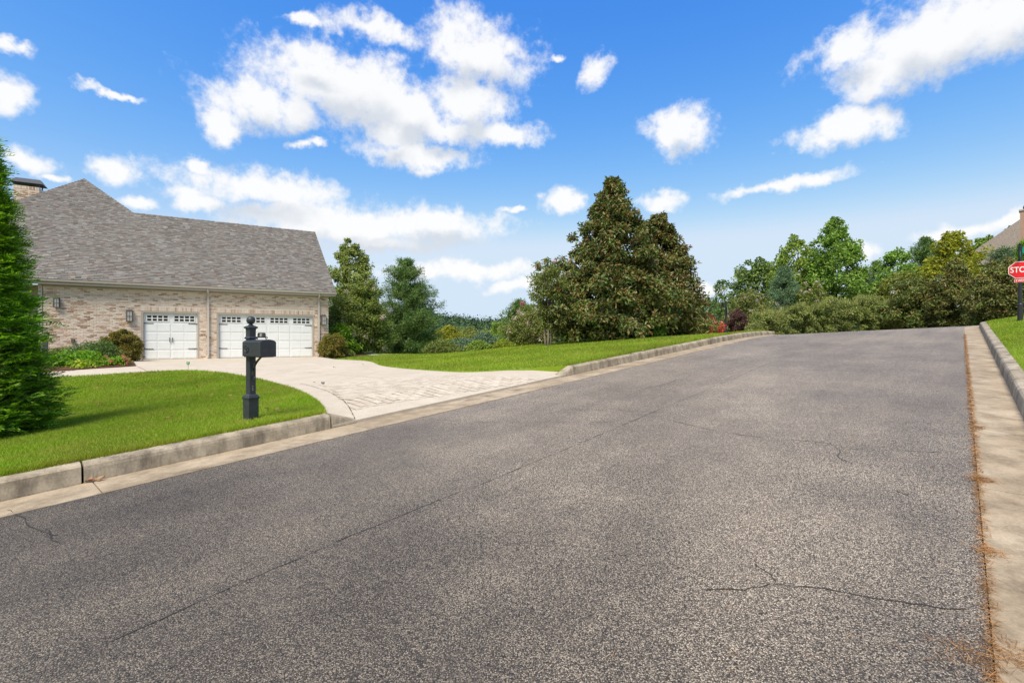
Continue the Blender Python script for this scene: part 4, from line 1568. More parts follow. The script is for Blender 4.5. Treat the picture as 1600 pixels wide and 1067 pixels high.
def leaves_round(rg, cl, rc, per, L, W, up=.5, out=.6, flat=.75, droop=.2, hollow=.3):
    """leaves scattered through round clumps; cl (m,3) centres, rc (m,) radii"""
    m = len(cl)
    k = m * per
    c = np.repeat(cl, per, 0); r = np.repeat(rc, per)
    u = unit(rg.normal(size=(k, 3)))
    rad = (hollow + (1 - hollow) * rg.random(k) ** .6) * r
    p = c + u * rad[:, None] * np.array([1, 1, flat])
    n = unit(u * out + np.array([0, 0, up]) + rg.normal(size=(k, 3)) * .55)
    d = rg.normal(size=(k, 3)) + u * .9; d[:, 2] -= droop
    d = unit(d - n * (d * n).sum(1, keepdims=True))
    s = rg.uniform(.65, 1.25, k)
    return leaf_verts(p, d, n, L * s, W * s)


def limb_mesh(name, segs, n=6):
    mb = MB()
    for pts, rad in segs: mb.tube(pts, rad, n)
    return mb.mesh(name, True)


PROF = {
    'oval': lambda h: np.sin(np.clip(h, 0, 1) ** .8 * math.pi) ** .55,
    'cone': lambda h: np.minimum(1, (h + .02) * 9) * (1 - h) ** .75 + .03,
    'column': lambda h: np.minimum(1, h * 5 + .25) * (1 - h ** 3.2) ** .8,
    'vase': lambda h: (.25 + .75 * np.clip(h * 1.8, 0, 1)) * np.sqrt(np.clip(1 - h ** 4, 0, 1)),
    'dome': lambda h: np.sqrt(np.clip(1 - h ** 2.2, 0, 1)) * np.minimum(1, .75 + h),
    'teardrop': lambda h: np.minimum(1, .45 + h * 1.9) * (1 - h) ** .55 + .03,
    'peaked': lambda h: np.minimum(1, .74 + h * 1.5) * (1 - h) ** .70 + .008,
    'spire': lambda h: np.minimum(1, .66 + h * 2.0) * (1 - h) ** .72 + .01,
}


def make_tree(name, H, rad, mat, seed, prof='oval', clear=.12, nclump=170, per=170, L=.28, W=.14, rc=.13, up=.5,
              bark='bark', lobes=.22, shell=.35, squash=1.0, blossoms=None, nbl=0, bl_size=.12, twigs=26, trunk_r=None, gaps=.0, droop=.2, hollow=.3, stems=1):
    """returns (crown mesh, wood mesh, blossom mesh or None); origin at the foot"""
    rg = np.random.default_rng(seed)
    z0 = clear * H
    n = nclump
    h = rg.random(n * 3)
    w = PROF[prof](h)
    keep = rg.random(n * 3) < (w / w.max()) ** 1.3 * .9 + .1
    h = h[keep][:n]; n = len(h)
    a = rg.uniform(0, 2 * math.pi, n)
    ph = rg.uniform(0, 6.28, 4)
    lob = 1 + lobes * (.6 * np.sin(2 * a + ph[0] + h * 3) + .5 * np.sin(3 * a + ph[1] - h * 5) + .5 * np.sin(5 * a + ph[2] + h * 9))
    lob *= 1 + rg.normal(0, lobes * .45, n)
    lob = np.clip(lob, .5, 1.24)
    f = shell + (1 - shell) * rg.random(n) ** .55
    rr = PROF[prof](h) * rad * lob * f
    cl = np.stack([rr * np.cos(a), rr * np.sin(a) * squash, z0 + h * (H - z0) * .97], 1)
    if gaps:
        g = np.sin(cl[:, 0] * 2.3 / rad + ph[0]) * np.sin(cl[:, 1] * 2.9 / rad + ph[1]) * np.sin(cl[:, 2] * 7 / H + ph[2])
        cl = cl[g < 1 - gaps]; n = len(cl)
    rcl = rad * rc * rg.uniform(.55, 1.4, n) * (.42 + .85 * PROF[prof]((cl[:, 2] - z0) / (H - z0)))
    V = leaves_round(rg, cl, rcl, per, L, W, up, droop=droop, hollow=hollow)
    # thin fill so the middle is not empty
    crown = leaf_mesh(name + '_crown', V)
    tr = trunk_r or H * .018
    segs = []
    rnd = random.Random(seed)
    feet = []
    for k in range(stems):
        if stems == 1: base = (0, 0); top = (rnd.uniform(-.04, .04) * H, rnd.uniform(-.04, .04) * H)
        else:
            aa = 2 * math.pi * k / stems + rnd.uniform(-.4, .4); base = (.12 * math.cos(aa), .12 * math.sin(aa)); top = (rad * .35 * math.cos(aa), rad * .35 * math.sin(aa))
        pts = []
        for q in range(7):
            u = q / 6
            pts.append((base[0] + (top[0] - base[0]) * u + rnd.uniform(-.02, .02) * rad, base[1] + (top[1] - base[1]) * u + rnd.uniform(-.02, .02) * rad, -.3 + u * (H * .88 + .3)))
        segs.append((pts, [tr * (1.35 if q == 0 else 1) * (1 - .85 * q / 6) for q in range(7)]))
        feet.append(pts)
    idx = rg.permutation(n)[:twigs]
    for i in idx:
        c = cl[i]
        pts = feet[rnd.randrange(len(feet))]
        hz = max(.08 * H, c[2] - abs(rnd.gauss(.22, .08)) * H * .8)
        u = min(.95, (hz + .3) / (H * .88 + .3)); q = u * 6; q0 = int(q); fr = q - q0
        p0 = [pts[q0][j] * (1 - fr) + pts[min(q0 + 1, 6)][j] * fr for j in range(3)]
        mid = [(p0[j] + c[j]) / 2 for j in range(3)]; mid[2] += rnd.uniform(-.02, .05) * H
        r0 = tr * (1 - .8 * u) * .55
        segs.append(([p0, mid, list(c)], [r0, r0 * .65, r0 * .2]))
    wood = limb_mesh(name + '_wood', segs, 6)
    bl = None
    if blossoms:
        hgt = (cl[:, 2] - z0) / (H - z0)
        ok = np.where(np.hypot(cl[:, 0], cl[:, 1]) > rad * .45 * PROF[prof](hgt))[0]
        pick = rg.permutation(ok)[:nbl]
        b = cl[pick] + unit(cl[pick] - np.array([0, 0, H * .45])) * rcl[pick][:, None]
        bl = leaf_mesh(name + '_blossom', leaves_round(rg, b, np.full(len(b), bl_size), 26, bl_size * .55, bl_size * .4, .5, 1.0, .9))
    return crown, wood, bl


def conifer(name, H, rad, mat, seed, whorls=26, per_w=9, tuft=34, L=.22, W=.03, clear=.06, prof='cone', rise=.12, lobes=.25, tr=None, fan=.35):
    """branches in whorls carrying needle tufts along their outer length"""
    rg = np.random.default_rng(seed); rnd = random.Random(seed)
    Vs = []
    segs = [([(0, 0, -.3), (0, 0, H * .5), (0.02 * H, 0, H * .98)], [tr or H * .018, (tr or H * .018) * .6, .01])]
    cs = []
    for k in range(whorls):
        h = (k + rnd.random() * .8) / whorls
        z = clear * H + h * (H * .97 - clear * H)
        R0 = rad * float(PROF[prof](np.array(h)))
        for j in range(per_w):
            a = rnd.uniform(0, 2 * math.pi)
            l = R0 * rnd.uniform(1 - lobes * 1.6, 1 + lobes * .6)
            tipz = z + l * rnd.uniform(rise - .12, rise + .18)
            tip = np.array((l * math.cos(a), l * math.sin(a), tipz))
            base = np.array((0, 0, z - l * .12))
            segs.append(([tuple(base), tuple((base + tip) / 2 - np.array((0, 0, l * .03))), tuple(tip)], [max(.008, H * .0035 * (1 - h)), .012, .004]))
            m = max(3, int(l / (L * 1.0)))
            for q in range(m):
                u = .3 + .7 * (q + 1) / m
                p = base + (tip - base) * u + rg.normal(0, l * .06 + .05, 3) * np.array((1, 1, .5))
                cs.append(np.concatenate([p, unit(tip - base)]))
    cs = np.array(cs)
    k = len(cs)
    c = np.repeat(cs[:, :3], tuft, 0); ax = np.repeat(cs[:, 3:], tuft, 0)
    d = unit(rg.normal(size=(k * tuft, 3)) + ax * .8 + np.array([0, 0, fan]))
    n = unit(np.cross(d, rg.normal(size=(k * tuft, 3))))
    s = rg.uniform(.7, 1.2, k * tuft)
    p = c + rg.normal(0, L * .5, (k * tuft, 3))
    V = leaf_verts(p, d, n, L * s, W * s, .02)
    return leaf_mesh(name + '_crown', V), limb_mesh(name + '_wood', segs, 5), None


def plant(name, label, cat, loc, meshes, mat, bark='bark', group=None, rz=0.0, sc=1.0, bl_mat=None, crown_name='crown', wood_name='trunk', sxy=1.0):
    o = tag(empty(name, loc, rz), label, cat, group)
    o.scale = (sc * sxy, sc * sxy, sc)
    cr, wd, bl = meshes
    if not cr.materials: cr.materials.append(mat)
    link(crown_name, cr, None, o)
    if wd is not None:
        if not wd.materials: wd.materials.append(M[bark])
        link(wood_name, wd, None, o)
    if bl is not None:
        if not bl.materials: bl.materials.append(bl_mat)
        link('blossom', bl, None, o)
    return o


def spot(px, d):
    x = (px - CX) / F * d
    return x, d


def height_to(ytop, d, zb):
    return EYE + (CY - ytop) / F * d - zb


def put(name, label, cat, px, ytop, hw, d, mat, seed, kind='tree', ground='t', bark='bark', bl_mat=None, group=None, rz=0.0, **kw):
    x, y = spot(px, d)
    z = float(lawn_z(x, y)) if ground == 'l' else float(terrain_z(x, y))
    H = height_to(ytop, d, z)
    rad = hw / F * d
    k = d / 30.0
    if kind == 'tree' and d > 44 and name != 'valley_tree':
        kw['per'] = int(kw['per'] * .62); kw['L'] *= 1.12; kw['W'] *= 1.18
    if kind == 'tree': ms = make_tree(name, H, rad, mat, seed, bark=bark, **kw)
    else: ms = conifer(name, H, rad, mat, seed, **kw)
    shrub = cat in ('shrub', 'hedge', 'plant', 'flowers')
    return plant(name, label, cat, (x, y, z), ms, LM[mat], bark, group, rz, 1.0, LM[bl_mat] if bl_mat else None, 'foliage' if shrub else 'crown', 'stem' if shrub else 'trunk')


# --- the two big magnolias on the lawn edge
put('magnolia_tree', 'tallest magnolia with dark glossy leaves and rusty undersides on the lawn', 'tree', 956, 274, 104, 27, 'magnolia', 101, ground='l', prof='peaked',
    clear=.02, nclump=640, per=95, L=.24, W=.105, rc=.105, lobes=.24, shell=.4, twigs=70, up=.35, hollow=.1)
put('magnolia_tree', 'shorter magnolia close beside the tallest one by the street', 'tree', 1030, 328, 72, 28.5, 'magnolia', 102, ground='l', prof='peaked',
    clear=.02, nclump=430, per=95, L=.24, W=.10, rc=.15, lobes=.2, shell=.4, twigs=46, up=.35, hollow=.1)
# --- crape myrtles left of them
put('crape_myrtle', 'thin bronze leaved crape myrtle leaning out beside the tallest magnolia', 'tree', 856, 402, 30, 25.4, 'crape_dark', 103, ground='l', prof='vase', clear=.22,
    nclump=130, per=65, L=.13, W=.065, rc=.22, stems=4, trunk_r=.05, bark='bark_pale', blossoms=True, nbl=4, bl_size=.15, bl_mat='redfl', gaps=.15)
put('crape_myrtle', 'rounded crape myrtle with red and pale blossoms at the lawn edge', 'tree', 832, 488, 44, 31, 'crape_dark', 104, ground='l', prof='dome', clear=.08,
    nclump=150, per=80, L=.14, W=.07, rc=.2, stems=4, trunk_r=.04, bark='bark_pale', blossoms=True, nbl=18, bl_size=.16, bl_mat='pale_pink')
put('crape_myrtle', 'small crape myrtle with one bright crimson flower head', 'tree', 830, 470, 20, 34, 'crape', 105, ground='l', prof='vase', clear=.3,
    nclump=50, per=70, L=.14, W=.07, rc=.26, stems=3, trunk_r=.04, blossoms=True, nbl=9, bl_size=.2, bl_mat='pink')
put('pine_tree', 'dark pine rising behind the red flowered crape myrtle', 'tree', 812, 468, 36, 56, 'pine', 106, kind='conifer', prof='column', whorls=18, per_w=9, tuft=30, L=.36, W=.075, rise=.3)
# --- behind the garage
put('birch_tree', 'tall pale green tree rising behind the garage roof', 'tree', 546, 369, 42, 43, 'birch', 107, prof='column', clear=.1, nclump=230, per=110, L=.24, W=.13, rc=.2, bark='bark_pale', gaps=.1)
put('crape_myrtle', 'large crape myrtle with pale pink blossoms beside the garage corner', 'tree', 560, 440, 48, 35, 'crape', 108, ground='l', prof='dome', clear=.04,
    nclump=300, per=100, L=.17, W=.085, rc=.16, stems=4, trunk_r=.06, bark='bark_pale', blossoms=True, nbl=46, bl_size=.17, bl_mat='pale_pink')
put('pine_tree', 'full dark green pine beyond the driveway with uneven tufted top', 'tree', 634, 404, 56, 41, 'pine', 109, kind='conifer', prof='teardrop', whorls=18, per_w=17, tuft=40, L=.27, W=.04, rise=.32, clear=.02, lobes=.45)
put('shrub', 'bright green clipped shrub at the garage corner', 'shrub', 531, 505, 24, 30.4, 'shrub', 110, ground='l', prof='dome', clear=.0, nclump=130, per=110, L=.12, W=.07, rc=.22, lobes=.1)
put('shrub', 'bronze green rounded shrub right of the wide garage door', 'shrub', 520, 521, 22, 28.5, 'barberry', 111, ground='l', prof='dome', clear=.0, nclump=120, per=110, L=.10, W=.05, rc=.22, lobes=.1)
put('shrub', 'bronze and lime rounded shrub left of the single garage door', 'shrub', 190, 515, 27, 22.6, 'barberry', 112, ground='l', prof='dome', clear=.0, nclump=170, per=130, L=.09, W=.04, rc=.2, lobes=.08)

# --- valley trees
VT = [(700, 514, 22, 66, 'yellow', 'pale yellow green tree beside the dark pine in the valley'),
      (738, 514, 36, 84, 'crape', 'broad olive tree in the middle of the valley'),
      (778, 517, 28, 90, 'yellow', 'yellowish tree far down the valley'),
      (724, 534, 24, 52, 'silver', 'silvery green shrubby tree below the lawn edge'),
      (758, 524, 22, 60, 'silver', 'tall silvery green tree behind the lawn edge'),
      (786, 505, 24, 76, 'green', 'fresh green tree beside the dark valley pine'),
      (804, 534, 22, 46, 'yellow', 'lime green bush at the lawn edge'),
      (690, 538, 26, 50, 'crape', 'bushy olive tree at the foot of the full pine'),
      (655, 520, 24, 60, 'oak', 'dark oak half hidden by the full pine'),
      (748, 538, 16, 50, 'green', 'deep green bush between the silvery trees')]
for i, (px, yt, hw, d, mt, lb) in enumerate(VT):
    put('valley_tree', lb, 'tree', px, yt - 5, hw * 1.35, d, mt, 200 + i, prof='oval', clear=.42, nclump=170, per=100, L=.075 * d / 20, W=.04 * d / 20, rc=.22, group='trees in the valley')

# --- trees over the crest
put('shrub', 'scarlet flowering shrub by the edge of the lawn', 'shrub', 1100, 493, 21, 30, 'crape_dark', 120, ground='l', prof='dome', clear=0, nclump=70, per=60, L=.12, W=.06, rc=.25, blossoms=True, nbl=52, bl_size=.16, bl_mat='redfl')
put('shrub', 'low shrub with cream blossoms behind the black sign post', 'shrub', 1122, 500, 15, 36.5, 'hedge', 121, ground='l', prof='dome', clear=0, nclump=50, per=60, L=.12, W=.06, rc=.28, blossoms=True, nbl=16, bl_size=.13, bl_mat='whitefl')
put('shrub', 'dark plum coloured shrub left of the long hedge', 'shrub', 1154, 482, 22, 37.5, 'purple', 122, ground='l', prof='dome', clear=0, nclump=100, per=80, L=.12, W=.07, rc=.22)
put('young_tree', 'spindly young tree with sparse leaves against the sky', 'tree', 1130, 431, 17, 58, 'oak', 123, prof='oval', clear=.35, nclump=34, per=60, L=.26, W=.14, rc=.26, gaps=.2)
put('pine_tree', 'low distant pines beyond the scarlet shrub', 'tree', 1102, 467, 26, 74, 'pine', 124, kind='conifer', prof='dome', whorls=14, per_w=8, tuft=26, L=.40, W=.085, rise=.3)
put('pine_tree', 'low distant pine behind the spindly young tree', 'tree', 1128, 474, 22, 78, 'pine', 125, kind='conifer', prof='dome', whorls=14, per_w=8, tuft=26, L=.40, W=.085, rise=.3)
put('oak_tree', 'dark rounded oak behind the pink crape myrtle', 'tree', 1184, 401, 40, 62, 'oak', 126, prof='oval', clear=.1, nclump=190, per=100, L=.34, W=.18, rc=.2)
put('crape_myrtle', 'broad crape myrtle with dusty pink blossoms above the hedge', 'tree', 1172, 452, 36, 46, 'crape_dark', 127, prof='dome', clear=.1, nclump=150, per=80, L=.2, W=.1, rc=.2, blossoms=True, nbl=16, bl_size=.18, bl_mat='pale_pink')
put('leafy_tree', 'light green tree with open ragged crown behind the blue conifer', 'tree', 1240, 366, 38, 56, 'green', 128, prof='oval', clear=.1, nclump=170, per=90, L=.32, W=.18, rc=.19, gaps=.12)
put('leafy_tree', 'narrow green tree between the ragged tree and the tallest tree', 'tree', 1266, 374, 18, 59, 'green', 129, prof='oval', clear=.1, nclump=90, per=90, L=.3, W=.16, rc=.26)
put('cedar_tree', 'drooping blue green cedar behind the hedge', 'tree', 1226, 415, 44, 48, 'blue', 130, kind='conifer', prof='cone', whorls=24, per_w=11, tuft=38, L=.27, W=.045, rise=-.12, clear=.02)
put('leafy_tree', 'tallest egg shaped green tree beyond the hedge', 'tree', 1306, 335, 42, 52, 'green', 131, prof='column', clear=.06, nclump=300, per=110, L=.28, W=.16, rc=.17)
put('crape_myrtle', 'pale pink crape myrtle peeping between cedar and tallest tree', 'tree', 1268, 440, 20, 46, 'crape', 132, prof='vase', clear=.2, nclump=70, per=70, L=.18, W=.09, rc=.25, blossoms=True, nbl=14, bl_size=.18, bl_mat='pale_pink')
put('pine_tree', 'distant pine right of the tallest tree', 'tree', 1368, 408, 24, 68, 'pine', 133, kind='conifer', prof='column', whorls=20, per_w=8, tuft=30, L=.36, W=.075, rise=.25)
put('pine_tree', 'blue green distant pine at the foot of the tallest tree', 'tree', 1348, 420, 20, 64, 'blue', 134, kind='conifer', prof='cone', whorls=20, per_w=8, tuft=30, L=.36, W=.075, rise=.2)
put('leafy_tree', 'spreading green tree left of the yellow green tree', 'tree', 1402, 386, 36, 62, 'green', 135, prof='oval', clear=.08, nclump=190, per=90, L=.33, W=.18, rc=.19)
put('leafy_tree', 'layered olive green tree above the right end of the hedge', 'tree', 1412, 424, 50, 50, 'crape', 136, prof='dome', clear=.05, nclump=220, per=90, L=.26, W=.14, rc=.17)
put('pine_tree', 'tall dark pine behind the layered olive tree', 'tree', 1446, 370, 30, 66, 'pine', 137, kind='conifer', prof='column', whorls=22, per_w=10, tuft=30, L=.36, W=.075, rise=.3)
put('leafy_tree', 'yellow green maple glowing above the rusty magnolias', 'tree', 1490, 359, 46, 48, 'yellow', 138, prof='dome', clear=.08, nclump=230, per=95, L=.27, W=.15, rc=.17)
put('leafy_tree', 'mid green tree behind the yellow green maple', 'tree', 1542, 366, 34, 64, 'green', 139, prof='oval', clear=.08, nclump=150, per=90, L=.34, W=.18, rc=.2)
put('oak_tree', 'dark oak beside the far chimney', 'tree', 1582, 352, 28, 78, 'oak', 140, prof='oval', clear=.08, nclump=150, per=80, L=.42, W=.22, rc=.2)
put('magnolia_tree', 'wide rusty magnolia with white flowers at the right end of the hedge', 'tree', 1430, 432, 42, 37, 'magnolia_red', 141, prof='dome', clear=.05, nclump=170, per=95, L=.22, W=.10, rc=.19, blossoms=True, nbl=6, bl_size=.16, bl_mat='whitefl')
put('magnolia_tree', 'rusty magnolia with peaked top in front of the yellow green maple', 'tree', 1488, 405, 46, 34.5, 'magnolia_red', 142, prof='teardrop', clear=.08, nclump=200, per=100, L=.21, W=.095, rc=.18, blossoms=True, nbl=7, bl_size=.15, bl_mat='whitefl')
put('holly_tree', 'dense olive evergreen behind the STOP sign', 'tree', 1566, 405, 46, 29, 'magnolia_red', 143, prof='dome', clear=.03, nclump=220, per=110, L=.15, W=.075, rc=.18, ground='l')
put('cedar_tree', 'blue green conifer between the far roof and the evergreen', 'tree', 1572, 390, 30, 33, 'blue', 144, kind='conifer', prof='dome', whorls=20, per_w=10, tuft=34, L=.26, W=.05, rise=.1)
put('juniper_tree', 'pointed green juniper beside the street name blades', 'tree', 1600, 375, 14, 30, 'shrub', 145, kind='conifer', prof='cone', whorls=26, per_w=10, tuft=34, L=.16, W=.04, rise=.6)
put('shrub', 'low green shrub at the foot of the rusty magnolias', 'shrub', 1536, 484, 16, 30, 'hedge', 146, ground='l', prof='dome', clear=0, nclump=60, per=80, L=.12, W=.06, rc=.25)
put('sapling', 'yellow green seedling at the foot of the tallest magnolia', 'plant', 930, 512, 10, 25.3, 'bright', 147, ground='l', prof='oval', clear=.1, nclump=22, per=26, L=.14, W=.06, rc=.3, twigs=10, trunk_r=.012)
put('sapling', 'dark green seedling under the shorter magnolia', 'plant', 1028, 508, 12, 25.8, 'green', 148, ground='l', prof='oval', clear=.1, nclump=24, per=26, L=.13, W=.055, rc=.3, twigs=10, trunk_r=.012)
put('sapling', 'small leafy sucker left of the tallest magnolia', 'plant', 888, 522, 9, 25.6, 'bright', 149, ground='l', prof='oval', clear=.1, nclump=18, per=22, L=.13, W=.055, rc=.3, twigs=8, trunk_r=.012)


# --- long hedge over the crest
def build_hedge():
    rg = np.random.default_rng(77)
    cs = []; rs = []; tips = []
    for k in range(620):
        u = rg.random()
        px = 1168 + u * 240
        d = 33.5 + u * 4.5 + rg.uniform(0, 2.4)
        x, y = spot(px, d)
        zb = float(terrain_z(x, y))
        yt = np.interp(px, [1160, 1178, 1200, 1250, 1300, 1350, 1390, 1410], [512, 497, 488, 481, 472, 468, 470, 486]) + 4 * math.sin(px * .11) + 3 * math.sin(px * .27)
        top = EYE + (CY - yt) / F * d
        h = rg.random() ** .7
        z = zb + .1 + h * (top - zb - .2)
        cs.append((x, y, z)); rs.append(rg.uniform(.14, .40))
        if h > .8: tips.append((x, y, top - .15))
    o = tag(empty('hedge', (cs[0][0], cs[0][1], float(terrain_z(cs[0][0], cs[0][1])))), 'long loose hedge of small bronze green leaves across the street end', 'hedge')
    org = np.array(o.location)
    cs = np.array(cs) - org; rs = np.array(rs)
    V = leaves_round(rg, cs, rs, 120, .125, .07, .5, .7, .85, hollow=.1)
    link('foliage', leaf_mesh('hedge_foliage', V), LM['hedge'], o)
    # loose shoots on top
    tp = np.array(tips) - org
    k = len(tp) * 26
    base = np.repeat(tp, 26, 0) + rg.normal(0, .18, (k, 3)) * np.array((1, 1, .4))
    d = unit(rg.normal(0, .35, (k, 3)) + np.array((0, 0, 1)))
    V = leaf_verts(base, d, unit(rg.normal(size=(k, 3))), rg.uniform(.12, .4, k), np.full(k, .03), .05)
    link('shoots', leaf_mesh('hedge_shoots', V), LM['hedge'], o)
    mb = MB()
    rn = random.Random(2)
    for k in range(14):
        c = cs[rn.randrange(len(cs))]
        mb.tube([(c[0], c[1], c[2] - 2.6), (c[0] + .1, c[1], c[2] - 1), tuple(c)], [.04, .03, .01], 5)
    mb.build('stem', M['bark'], o)


build_hedge()


# --- big feathery cypress at the left edge
def build_cypress():
    x, y = -9.05, 8.15
    z = float(lawn_z(x, y))
    H = 5.15
    rad = 1.04
    rg = np.random.default_rng(9); rnd = random.Random(9)
    sprays = []
    segs = [([(0, 0, -.3), (0, 0, 3), (.05, 0, H * .97)], [.16, .10, .02])]
    nb = 1280
    for k in range(nb):
        h = rnd.random() ** 1.15
        zz = .05 + h * (H - .1)
        R0 = rad * (min(1, .86 + h * 1.6) * (1 - h ** 1.12) + .03)
        a = rnd.uniform(0, 2 * math.pi)
        R0 *= 1 + .06 * math.sin(3 * a + h * 9) + .06 * math.sin(7 * a - h * 17) + rnd.gauss(0, .08) - (.25 * rnd.random() if k % 3 == 0 else 0)
        tip = np.array((R0 * math.cos(a), R0 * math.sin(a), zz + R0 * .16))
        base = np.array((0, 0, max(.02, zz - R0 * .25)))
        dr = unit(tip - base)
        if k % 4 == 0: segs.append(([tuple(base), tuple((base + tip) / 2 + np.array((0, 0, -.04))), tuple(tip)], [.02, .013, .004]))
        for q in range(7):
            u = .5 + .5 * (q + rnd.random()) / 7
            p = base + (tip - base) * u
            side = np.cross(dr, (0, 0, 1)); side = side / (np.linalg.norm(side) + 1e-6)
            ang = rnd.uniform(-1.0, 1.0)
            d = unit(dr * math.cos(ang) + side * math.sin(ang) + np.array((0, 0, rnd.uniform(-.15, .2))))
            sprays.append(np.concatenate([p + rg.normal(0, .05, 3), d]))
    S = np.array(sprays); n = len(S)
    nl = 15
    # each spray: a central axis with leaflets leaving both sides, drooping at the tip
    u = np.tile((np.arange(nl) + .5) / nl, n)
    sd_ = np.tile(np.where(np.arange(nl) % 2 == 0, 1.0, -1.0), n)
    p0 = np.repeat(S[:, :3], nl, 0); d0 = np.repeat(S[:, 3:], nl, 0)
    tilt = np.repeat(unit(np.stack([rg.normal(0, .35, n), rg.normal(0, .35, n), np.ones(n)], 1)), nl, 0)
    sdv = unit(np.cross(d0, tilt))
    ln = np.repeat(rg.uniform(.20, .36, n), nl)
    pos = p0 + d0 * (u * ln)[:, None] + np.array((0, 0, -1)) * ((u ** 2) * ln * .25)[:, None]
    dd = unit(d0 * .85 + sdv * (sd_ * (1.0 - .6 * u))[:, None] + rg.normal(0, .16, (n * nl, 3)) + np.array((0, 0, -.05)))
    L = (.125 * (1 - .55 * u)) * rg.uniform(.8, 1.25, n * nl)
    V = leaf_verts(pos, dd, unit(tilt + rg.normal(0, .3, (n * nl, 3))), L, L * .24, .05)
    o = tag(empty('cypress_tree', (x, y, z)), 'big feathery green cypress growing on the lawn near the kerb', 'tree')
    link('crown', leaf_mesh('cypress_crown', V), LM['cypress'], o)
    link('trunk', limb_mesh('cypress_trunk', segs, 5), M['bark'], o)


build_cypress()


# --- flower bed plants
def bed_plants():
    def low(px, py, w, h, mat, seed, label, name='perennial', bl=None, nbl=0, cat='plant', bs=.07, L=.09, W=.045):
        x, y = hit(px, py, lawn_z)
        z = float(lawn_z(x, y)) + .02
        ms = make_tree(name, h, w, mat, seed, prof='dome', clear=0, nclump=max(14, int(60 * w)), per=60, L=L, W=W, rc=.32, lobes=.12, twigs=8, trunk_r=.012, blossoms=bl is not None, nbl=nbl, bl_size=bs)
        plant(name, label, cat, (x, y, z), ms, LM[mat], 'bark', None, 0, 1, LM[bl] if bl else None, 'foliage', 'stem')
    low(148, 566, 1.0, .82, 'herb', 301, 'broad grey green perennial under the brick wall', L=.16, W=.03)
    low(122, 571, .8, .45, 'shrub', 302, 'low leafy green clump beside the cypress in the bed', L=.12, W=.08)
    low(172, 564, .7, .75, 'herb', 303, 'feathery green perennial against the bronze shrub', L=.16, W=.025)
    low(100, 566, .7, .65, 'crape', 304, 'twiggy olive perennial below the slim post', L=.10, W=.04)
    low(147, 570, .42, .36, 'yellow', 305, 'golden green mound in the flower bed', L=.08, W=.05)
    low(163, 571, .35, .26, 'shrub', 306, 'bedding plant with hot pink blossoms beside the golden mound', 'flowers', 'pink', 16, 'flowers', .07)
    low(184, 570.5, .42, .30, 'shrub', 307, 'bedding plant with pink blossoms nearest the garage', 'flowers', 'pink', 14, 'flowers', .07)
    low(151, 573, .25, .18, 'shrub', 308, 'bedding plant with orange red blossoms at the mulch edge', 'flowers', 'orangefl', 7, 'flowers', .05)
    low(132, 574, .4, .22, 'bright', 309, 'low bright green clump at the mulch edge', L=.1, W=.07)
    low(540, 556, .55, .35, 'crape', 310, 'low olive plant beside the clipped green shrub', L=.1, W=.05)


bed_plants()


# --- far wooded hill, one mass
def far_wood():
    rg = np.random.default_rng(55)
    n = 5200
    az = np.concatenate([rg.uniform(-.26, .14, 3000), rg.uniform(-.85, 1.0, 1500)])
    n = len(az)
    r = rg.uniform(230, 640, n)
    x, y = r * np.sin(az), r * np.cos(az)
    z = terrain_z(x, y)
    Hh = rg.uniform(6, 11, n) + 7 * rg.random(n) ** 4
    cl = np.stack([x, y, z + Hh * .6], 1)
    V = np.concatenate([leaves_round(rg, cl[:3000], Hh[:3000] * .46, 38, 1.6, 1.2, .6, .7, 1.0), leaves_round(rg, cl[3000:], Hh[3000:] * .46, 22, 3.0, 2.4, .6, .7, 1.0)])
    o = link('woodland', leaf_mesh('woodland', V), LM['forest'])
    tag(o, 'dark green wooded hill far beyond the valley', 'woodland', kind='stuff')


far_wood()


